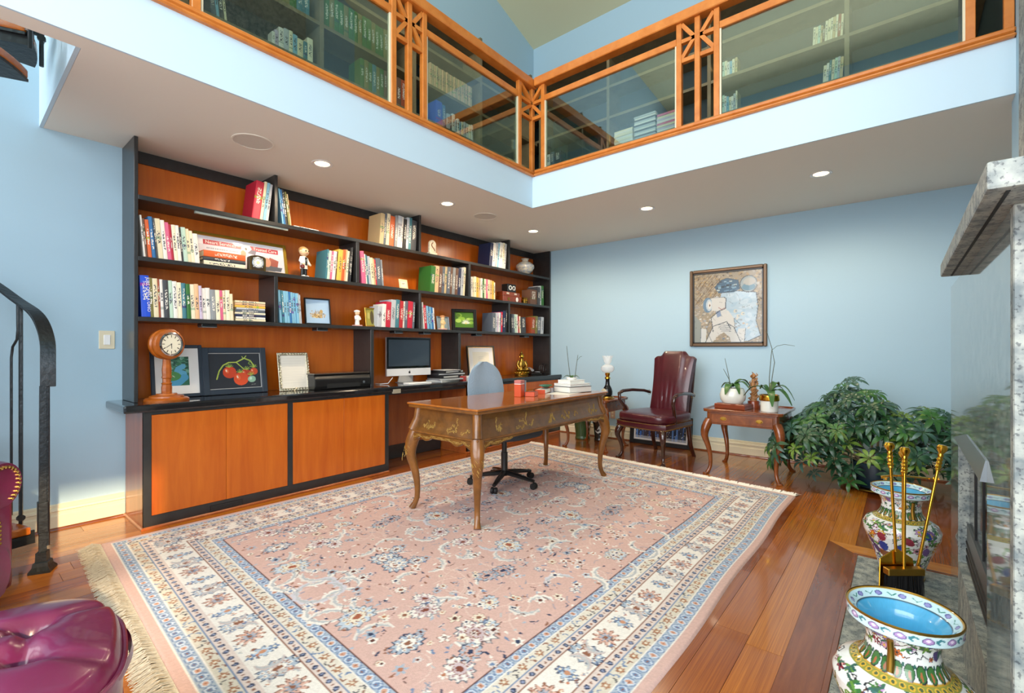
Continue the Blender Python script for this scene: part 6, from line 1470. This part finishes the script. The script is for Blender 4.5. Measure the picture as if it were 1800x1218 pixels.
# ================================================================ cloisonne floor vases
def vase_canvas(seed):
    c = Cv(1.0, .72, .0034, 'E4E6E2'); rr = random.Random(seed); H = .72
    GN, GN2, PU, BL, RE, OR, YE, DKK = '3A6A34', '2C5A50', '7A5A98', '2A3E8A', '8A2E3E', 'C86A28', 'D0A83A', '24242C'
    def V(z): return z
    # body flowers and branches
    def scene(v0, v1, n):
        for k in range(n):
            u, v = rr.random(), rr.uniform(v0, v1); p = [(u, v)]
            for q_ in range(4): u += rr.uniform(-.03, .03); v += rr.uniform(-.02, .025); p.append((u, v))
            c.line(p, .0042, rr.choice([DKK, '5A3A28', DKK]))
        for k in range(n*2):
            u, v = rr.random(), rr.uniform(v0, v1); kind = rr.random()
            if kind < .5: c.flower(u, v, rr.uniform(.010, .022), rr.choice([5, 6]), rr.choice([PU, 'B48AB8', 'C890A0', BL, OR, YE, 'D8C8D8', RE]), rr.choice([YE, 'E4E6E2', DKK]), DKK)
            elif kind < .94:
                for q_ in range(4): a = rr.uniform(0, 6.28); c.ell(u+.014*math.cos(a), v+.014*math.sin(a), .015, .0055, rr.choice([GN, GN2, '5A8A3A']), a)
            else: c.ell(u, v, .02, .028, rr.choice([BL, RE, PU, '4A3A6A']), rr.random())
    scene(.03, .33, 120); scene(.455, .565, 46)
    for k in range(3):
        u = rr.random(); c.rect(u, u+.07, .10, .13, '7A4A2A'); c.rect(u+.01, u+.02, .05, .10, '7A4A2A'); c.rect(u+.05, u+.06, .05, .10, '7A4A2A'); c.ell(u+.035, .16, .024, .03, BL)
    # collar bands
    c.rect(0, 1, .0, .018, GN2); c.rect(0, 1, .345, .392, '8A8A3A')
    for k in range(36): c.ell((k+.5)/36, .368, .011, .017, YE); c.ell((k+.5)/36, .368, .006, .010, '4A5A3A')
    c.rect(0, 1, .392, .40, 'B8902E'); c.rect(0, 1, .40, .452, 'DDE2DC')
    for k in range(22):
        u = (k+.5)/22; c.ell(u, .420, .021, .024, DKK); c.ell(u, .420, .018, .020, GN); c.ell(u, .412, .005, .011, 'A0603A'); c.ell(u+.022, .436, .006, .008, GN2)
    # lip band outside
    c.rect(0, 1, .575, .580, DKK); c.rect(0, 1, .580, .628, 'C4DCE0')
    for k in range(14):
        u = (k+.5)/14; c.ell(u, .604, .017, .015, '5A4A7A'); c.ell(u, .604, .014, .012, 'A888B8'); c.ell(u, .606, .006, .006, 'E0D0E4')
        for s in (-1, 1): c.crescent(u+s*.034, .604, .010, .004, 0, 4.5, '3A7A84')
    c.rect(0, 1, .628, .640, 'A8842E')
    # inside: patterned ring then sky blue
    c.rect(0, 1, .640, .682, 'BEDCE4')
    for k in range(12):
        u = (k+.5)/12; c.ell(u, .662, .014, .011, '4A4A88'); c.ell(u, .662, .010, .008, '8A8AC0'); c.line([(u+.02, .655), (u+.035, .668), (u+.05, .655)], .004, '2E7A6A')
    c.rect(0, 1, .682, .686, DKK); c.rect(0, 1, .686, .73, '4FA8D4')
    c.noise(.08, seed); return c
VP = np.array([(.088, 0), (.092, .012), (.090, .03), (.102, .075), (.130, .15), (.155, .215), (.158, .245), (.146, .272), (.118, .290), (.106, .297), (.098, .303), (.085, .325), (.079, .352), (.082, .378), (.094, .400), (.116, .410), (.1245, .414), (.1255, .442), (.1235, .446), (.119, .443), (.100, .425), (.08, .40), (.070, .36), (.072, .32), (.05, .2), (.0, .17)])
VV = np.array([0, .012, .02, .06, .14, .22, .26, .30, .345, .37, .395, .42, .455, .50, .545, .568, .578, .628, .634, .640, .684, .70, .705, .71, .715, .72])
def vase(lab, x, y, rot, seed):
    t = thing('cloisonne_vase', lab, 'vase', (x, y, 0), R(rot), 'cloisonne vases on the hearth')
    def f(u, v):
        r_ = np.interp(v, VV, VP[:, 0]); z = np.interp(v, VV, VP[:, 1]); a = u*2*np.pi; return r_*np.cos(a), r_*np.sin(a), z+.001
    vase_canvas(seed).obj('body', f, print_mat('cloisonne_enamel', .18, coat=.6), t)
    MB().lathe([(.1225, .4455), (.1255, .4425), (.1265, .447), (.1235, .449)], 48, cap=False).build('gilt_rim', GOLDD, t, smooth=True)
    MB().lathe([(.089, .001), (.094, .001), (.094, .012), (.091, .014)], 36).build('foot_ring', GOLDD, t, smooth=True)
    for s in (0, math.pi): MB().tube([(.094*math.cos(s), .094*math.sin(s), .312), (.090*math.cos(s), .090*math.sin(s), .335), (.088*math.cos(s), .088*math.sin(s), .360), (.095*math.cos(s), .095*math.sin(s), .395)], [.008, .009, .008, .007], 10).build('lug_handle', GOLDD, t, smooth=True)
vase('blue-lined cloisonne floral vase on the hearth nearest the camera', .0, 1.665, -105, 3)
vase('blue-lined cloisonne floral vase standing behind the brass fire tools', -.005, 3.13, -60, 8)

# ================================================================ brass fire tools
tx, ty = .005, 2.775
t = thing('fire_tool_stand', 'polished brass fire tool stand on the hearth', 'fire tools', (tx, ty, 0), -YAW*0+R(39.5))
# local x = to the right as seen, y = away
MB().bb(-.085, .085, -.05, .05, .028, .036).build('base_plate', GOLD, t, bevel=.003)
for sx in (-1, 1):
    for sy in (-1, 1): MB().tube([(sx*.08, sy*.045, .03), (sx*.11, sy*.06, .014)], [.006, .006], 8).ball((sx*.115, sy*.062, .011), .011, 10, 7).build('foot', GOLD, t, smooth=True)
hp = [(.0085, 0), (.011, .004), (.0085, .010), (.013, .018), (.0085, .026), (.012, .034), (.0085, .042), (.012, .05), (.008, .058), (.011, .068), (.008, .076), (.018, .092), (.020, .104), (.014, .114), (0, .117)]
MB().tube([(0, 0, .034), (0, 0, .60)], .008, 12).build('pole', GOLD, t, smooth=True); MB().lathe(hp, 16, tr(0, 0, .58), False).build('finial', GOLD, t, smooth=True)
MB().tube([(-.10, -.0, .575), (-.06, -.008, .582), (0, 0, .578), (.08, -.008, .572), (.135, .0, .565)], [(.008, .005)]*5, 8).build('tool_bar', GOLD, t, smooth=True)
for xx in (-.10, .135): MB().tube([(xx, 0, .57), (xx+.01, -.018, .575), (xx-.006, -.03, .572)], .0045, 8).build('hook', GOLD, t, smooth=True)
def tool(nm_, lab, top, bot, cat):
    a, b = Vector(top), Vector(bot); d = (b-a).normalized(); g = thing(nm_, lab, cat, (tx, ty, 0), R(39.5))
    MB().tube([a, b], .0062, 10).build('shaft', GOLD, g, smooth=True)
    M = Vector((0, 0, 1)).rotation_difference(-d).to_matrix().to_4x4(); M.translation = a
    MB().lathe(hp, 16, M @ tr(0, 0, -.02), False).build('handle', GOLD, g, smooth=True); return g
g = tool('fire_shovel', 'brass fire shovel hanging left on the tool stand', (-.078, -.022, .64), (-.060, -.03, .25), 'fire tools')
MB().add([(-.145, -.044, .10), (.02, -.044, .10), (.012, -.036, .22), (-.055, -.028, .265), (-.135, -.036, .22), (-.145, -.038, .10), (.02, -.038, .10), (.012, -.030, .22), (-.055, -.022, .265), (-.135, -.030, .22)], [(0, 1, 2, 3, 4), (9, 8, 7, 6, 5), (0, 5, 6, 1), (1, 6, 7, 2), (2, 7, 8, 3), (3, 8, 9, 4), (4, 9, 5, 0)]).build('blade', GOLD, g, bevel=.002)
g = tool('fire_poker', 'brass fire poker hanging right on the tool stand', (.135, -.024, .63), (.03, -.02, .10), 'fire tools')
MB().tube([(.03, -.02, .11), (.022, -.02, .07), (.045, -.03, .085)], [.006, .005, .003], 8).build('poker_tip', GOLD, g, smooth=True)
g = tool('hearth_brush', 'brass hearth brush with black bristles on the tool stand', (-.024, -.034, .62), (-.05, -.062, .19), 'fire tools')
MB().bb(-.135, .025, -.085, -.05, .165, .195).build('brush_head', GOLDD, g, bevel=.003)
mb = MB(); rr = random.Random(6)
for i in range(420):
    x, y = rr.uniform(-.13, .02), rr.uniform(-.082, -.053); x2, y2 = -.055+(x+.055)*1.08+rr.uniform(-.004, .004), y+rr.uniform(-.006, .006); w_ = .0011
    mb.add([(x-w_, y, .166), (x+w_, y, .166), (x2+w_*.6, y2, .05), (x2-w_*.6, y2, .05), (x, y+w_, .166), (x2, y2+w_*.6, .05)], [(0, 1, 2, 3), (1, 4, 5, 2), (4, 0, 3, 5)])
mb.build('bristles', mat('black_bristle', '1C1C1E', .6), g)['kind'] = 'stuff'
cr_ = None

# ================================================================ leather ottoman and club chair in the left foreground
LEM = mat('oxblood_leather', '641A46', .28, var=.35, scale=5, bump=.08, bscale=30, coat=.25)
ot = thing('tufted_ottoman', 'round tufted oxblood leather ottoman in the near left corner', 'ottoman', (-1.675, .005, 0), R(35))
btn = [(0, 0)]+[(.155*math.cos(R(60*k+15)), .155*math.sin(R(60*k+15))) for k in range(6)]
OR_ = .335
def otop(u, v):
    a = 2*math.pi*u; r_ = v; sq_ = 1+.05*math.cos(4*a)
    x, y = OR_*sq_*r_*math.cos(a), OR_*sq_*r_*math.sin(a)
    z = .405+.055*(1-r_**2.6)
    for bx_, by_ in btn:
        d2 = (x-bx_)**2+(y-by_)**2; z -= .042*math.exp(-d2/.0016)
    for i in range(1, 7):
        for (p, q2) in ((btn[0], btn[i]), (btn[i], btn[1+i % 6]), (btn[i], (btn[i][0]*2.3, btn[i][1]*2.3))):
            dx, dy = q2[0]-p[0], q2[1]-p[1]; tt = max(0, min(1, ((x-p[0])*dx+(y-p[1])*dy)/(dx*dx+dy*dy))); dd = (x-p[0]-tt*dx)**2+(y-p[1]-tt*dy)**2; z -= .020*math.exp(-dd/.00028)*(1-.5*r_)
    if r_ > .93: f = (r_-.93)/.07; z -= .05*f*f
    return (x, y, z)
mb = MB(); mb.add(*vgrid(otop, 110, 46))
mb.lathe([(OR_, .36), (OR_*1.01, .34), (OR_*.985, .318)], 64, Matrix.Identity(4), False)
mb.build('cushion', LEM, ot, smooth=True, ang=80)
def ring(z, r_, rad, nme, m, n=64): 
    MB().tube([((r_*(1+.05*math.cos(4*a)))*math.cos(a), (r_*(1+.05*math.cos(4*a)))*math.sin(a), z) for a in [2*math.pi*k/n for k in range(n+1)]], rad, 8, cap=False).build(nme, m, ot, smooth=True)
ring(.362, OR_*1.005, .007, 'welt_cord', LEM)
def oside(u, v):
    a = 2*math.pi*u; k = (1+.05*math.cos(4*a)); r_ = OR_*k*np.interp(v, [0, .1, .5, .75, 1], [.93, .95, .985, .995, 1.0]); return (r_*math.cos(a), r_*math.sin(a), .07+.295*v)
MB().add(*vgrid(oside, 96, 14)).build('body', LEM, ot, smooth=True)
ring(.20, OR_*.985, .006, 'welt_cord', LEM); 
nl = nails(ot, [(OR_*.945*(1+.05*math.cos(4*a))*math.cos(a), OR_*.945*(1+.05*math.cos(4*a))*math.sin(a), .085) for a in [2*math.pi*k/48 for k in range(49)]], .007, .017)
for bx_, by_ in btn: MB().ball((bx_, by_, otop(math.atan2(by_, bx_)/(2*math.pi), math.hypot(bx_, by_)/OR_)[2]+.002), (.012, .012, .006), 10, 6).build('button', LEM, ot, smooth=True)
for k in range(4): a = R(45+90*k); MB().lathe([(.018, 0), (.026, .02), (.022, .04), (.03, .075)], 14, tr(.24*math.cos(a), .24*math.sin(a), 0)).build('foot', MAHD, ot, smooth=True)

cc = thing('club_chair', 'oxblood leather club chair with nailhead rolled arms at left edge', 'armchair', (-2.93, -.34, 0), R(50))
# local: front = +x
cushion(MB(), .34, .30, .075, 14, .45, tr(.10, 0, .40)).build('seat_cushion', LEM, cc, smooth=True, ang=80)
MB().tube([(-.22, 0, .22), (.40, 0, .22)], [(.36, .14)]*2, 24, sq=.6).build('seat_base', LEM, cc, smooth=True, ang=50)
for s in (-1, 1):
    MB().bb(-.25, .36, s*.36-.075, s*.36+.075, .10, .56).build('arm_panel', LEM, cc, bevel=.03, seg=3, smooth=True)
    sp = [(.36, s*.36+s*.0+.10*math.cos(a)*(1-.0), .56+.10*math.sin(a)) for a in [2*math.pi*k/24 for k in range(25)]]
    MB().tube([(-.27, s*.37, .565), (.33, s*.37, .565), (.365, s*.37, .565)], [.10, .105, .095], 26).build('rolled_arm', LEM, cc, smooth=True, ang=50)
    nails(cc, [(.368, s*.37+.078*math.cos(a), .565+.078*math.sin(a)) for a in [R(-60+k*15) for k in range(20)]]+[(.366, s*.37-.02, .40), (.366, s*.37-.02, .16)], .0075, .018)
slab_grid(MB(), lambda u, v: (-.12-.14*v, (-1+2*u)*(.30+.05*math.sin(v*2)), .40+.52*v-.05*abs(-1+2*u)**3*v), lambda u, v: (-.26-.12*v, (-1+2*u)*(.30+.05*math.sin(v*2)), .30+.60*v-.05*abs(-1+2*u)**3*v), 12, 10).build('backrest', LEM, cc, smooth=True, ang=60)
for sx in (-.20, .32):
    for sy in (-.33, .33): MB().lathe([(.018, 0), (.026, .02), (.02, .05), (.03, .10)], 14, tr(sx, sy, 0)).build('foot', MAHD, cc, smooth=True)

# ================================================================ forged iron spiral stair
SX, SY, SR = -3.48, -.335, .68
st = thing('spiral_stair', 'forged iron spiral staircase with cherry treads at left', 'staircase')
TRD = wood('stair_tread', 'B8641C', '94480F', .2, (3, 3, 3), 3, .4)
def sp_pt(a, r_, z): return (SX+r_*math.cos(R(a)), SY+r_*math.sin(R(a)), z)
MB().tube([(SX, SY, 0), (SX, SY, 4.2)], .055, 16).build('centre_column', IRON, st, smooth=True)
da, dz, a0 = 27.0, .2075, 100.0
for k in range(14):
    a, z = a0+da*k, .20+dz*k
    P = [(SX+.05*math.cos(R(a)), SY+.05*math.sin(R(a)))]+[(SX+(SR-.02)*math.cos(R(a+da*1.12*j/6)), SY+(SR-.02)*math.sin(R(a+da*1.12*j/6))) for j in range(7)]+[(SX+.05*math.cos(R(a+da)), SY+.05*math.sin(R(a+da)))]
    tt = MB().prism(P, z-.04, z).build('tread', TRD, st, bevel=.008, seg=2)
    MB().beam(sp_pt(a+2, .05, z-.075), sp_pt(a+2, SR, z-.06), .012, .07).build('bracket', IRON, tt); MB().prism([(p[0], p[1]) for p in P], z-.055, z-.042).build('support_plate', IRON, tt)
    for j in (0, .5):
        aa = a+da*j; zz = z+dz*(j)
        if (k == 0 and j == 0) or (math.cos(R(aa)) > .6 and zz > 1.5): continue
        p, q2 = sp_pt(aa, SR, z-.12), sp_pt(aa, SR, zz+1.085); MB().tube([p, q2], .009, 6, sq=.8).build('baluster', IRON, st)
        MB().tube([sp_pt(aa-.8, SR, z+.02), sp_pt(aa+.8, SR, z+.02)], .017, 8).build('collar', IRON, st)
        MB().tube([sp_pt(aa+6, SR, z+.03), sp_pt(aa+6, SR, zz+.80), sp_pt(aa+5.2, SR, zz+.86), sp_pt(aa+2.6, SR, zz+.90), sp_pt(aa+2.0, SR, zz+.95), sp_pt(aa+2.2, SR, zz+1.095)], .006, 6).build('hooked_bar', IRON, st, smooth=True)
def handrail(hl, nme='handrail'):
    hl = [Vector(p) for p in hl]; sm = []
    for i in range(len(hl)-1):
        p0, p1, p2, p3 = hl[max(i-1, 0)], hl[i], hl[i+1], hl[min(i+2, len(hl)-1)]
        for k in range(5): f = k/5; sm.append(.5*((2*p1)+(p2-p0)*f+(2*p0-5*p1+4*p2-p3)*f*f+(3*p1-p0-3*p2+p3)*f**3))
    sm.append(hl[-1]); v_, f_ = [], []
    for i, p in enumerate(sm):
        d = (sm[min(i+1, len(sm)-1)]-sm[max(i-1, 0)]).normalized(); rad_ = Vector((p.x-SX, p.y-SY, 0)).normalized(); nrm = d.cross(rad_).normalized()
        for (u, v) in ((-.007, -.03), (.007, -.03), (.007, .03), (-.007, .03)): v_.append(p+rad_*v+nrm*u)
    for i in range(len(sm)-1):
        for j in range(4): f_.append((i*4+j, i*4+(j+1) % 4, (i+1)*4+(j+1) % 4, (i+1)*4+j))
    f_.append((3, 2, 1, 0)); f_.append(tuple((len(sm)-1)*4+j for j in range(4)))
    MB().add(v_, f_).build(nme, IRON, st, bevel=.002)
handrail([sp_pt(87.5, SR+.02, .955), sp_pt(87.5, SR+.02, 1.08), sp_pt(89.5, SR+.02, 1.19), sp_pt(95, SR+.01, 1.285), sp_pt(103, SR, 1.355)]+[sp_pt(a0+da*f, SR, 1.08+.22+dz*f) for f in [.6+.5*i for i in range(16)]])
handrail([sp_pt(a0+da*f, SR, .98+.20+dz*f) for f in [12.4+.4*i for i in range(6)]])
nx_, ny_ = -3.446, .344
MB().tube([(nx_, ny_, .03), (nx_, ny_, .96)], [.015, .012], 4, sq=1).build('newel_post', IRON, st)
MB().lathe([(.062, 0), (.062, .012), (.045, .03), (.042, .05), (.032, .055), (.030, .10), (.022, .105)], 4, tr(nx_, ny_, 0) @ rz(R(20))).build('newel_base', IRON, st)
MB().bb(nx_-.02, nx_+.02, ny_-.02, ny_+.02, .20, .36).build('newel_sleeve', IRON, st, bevel=.003)
MB().tube([(nx_-.025, ny_+.02, .12), (nx_-.025, ny_+.02, 1.10)], .010, 6).build('newel_rod', IRON, st)
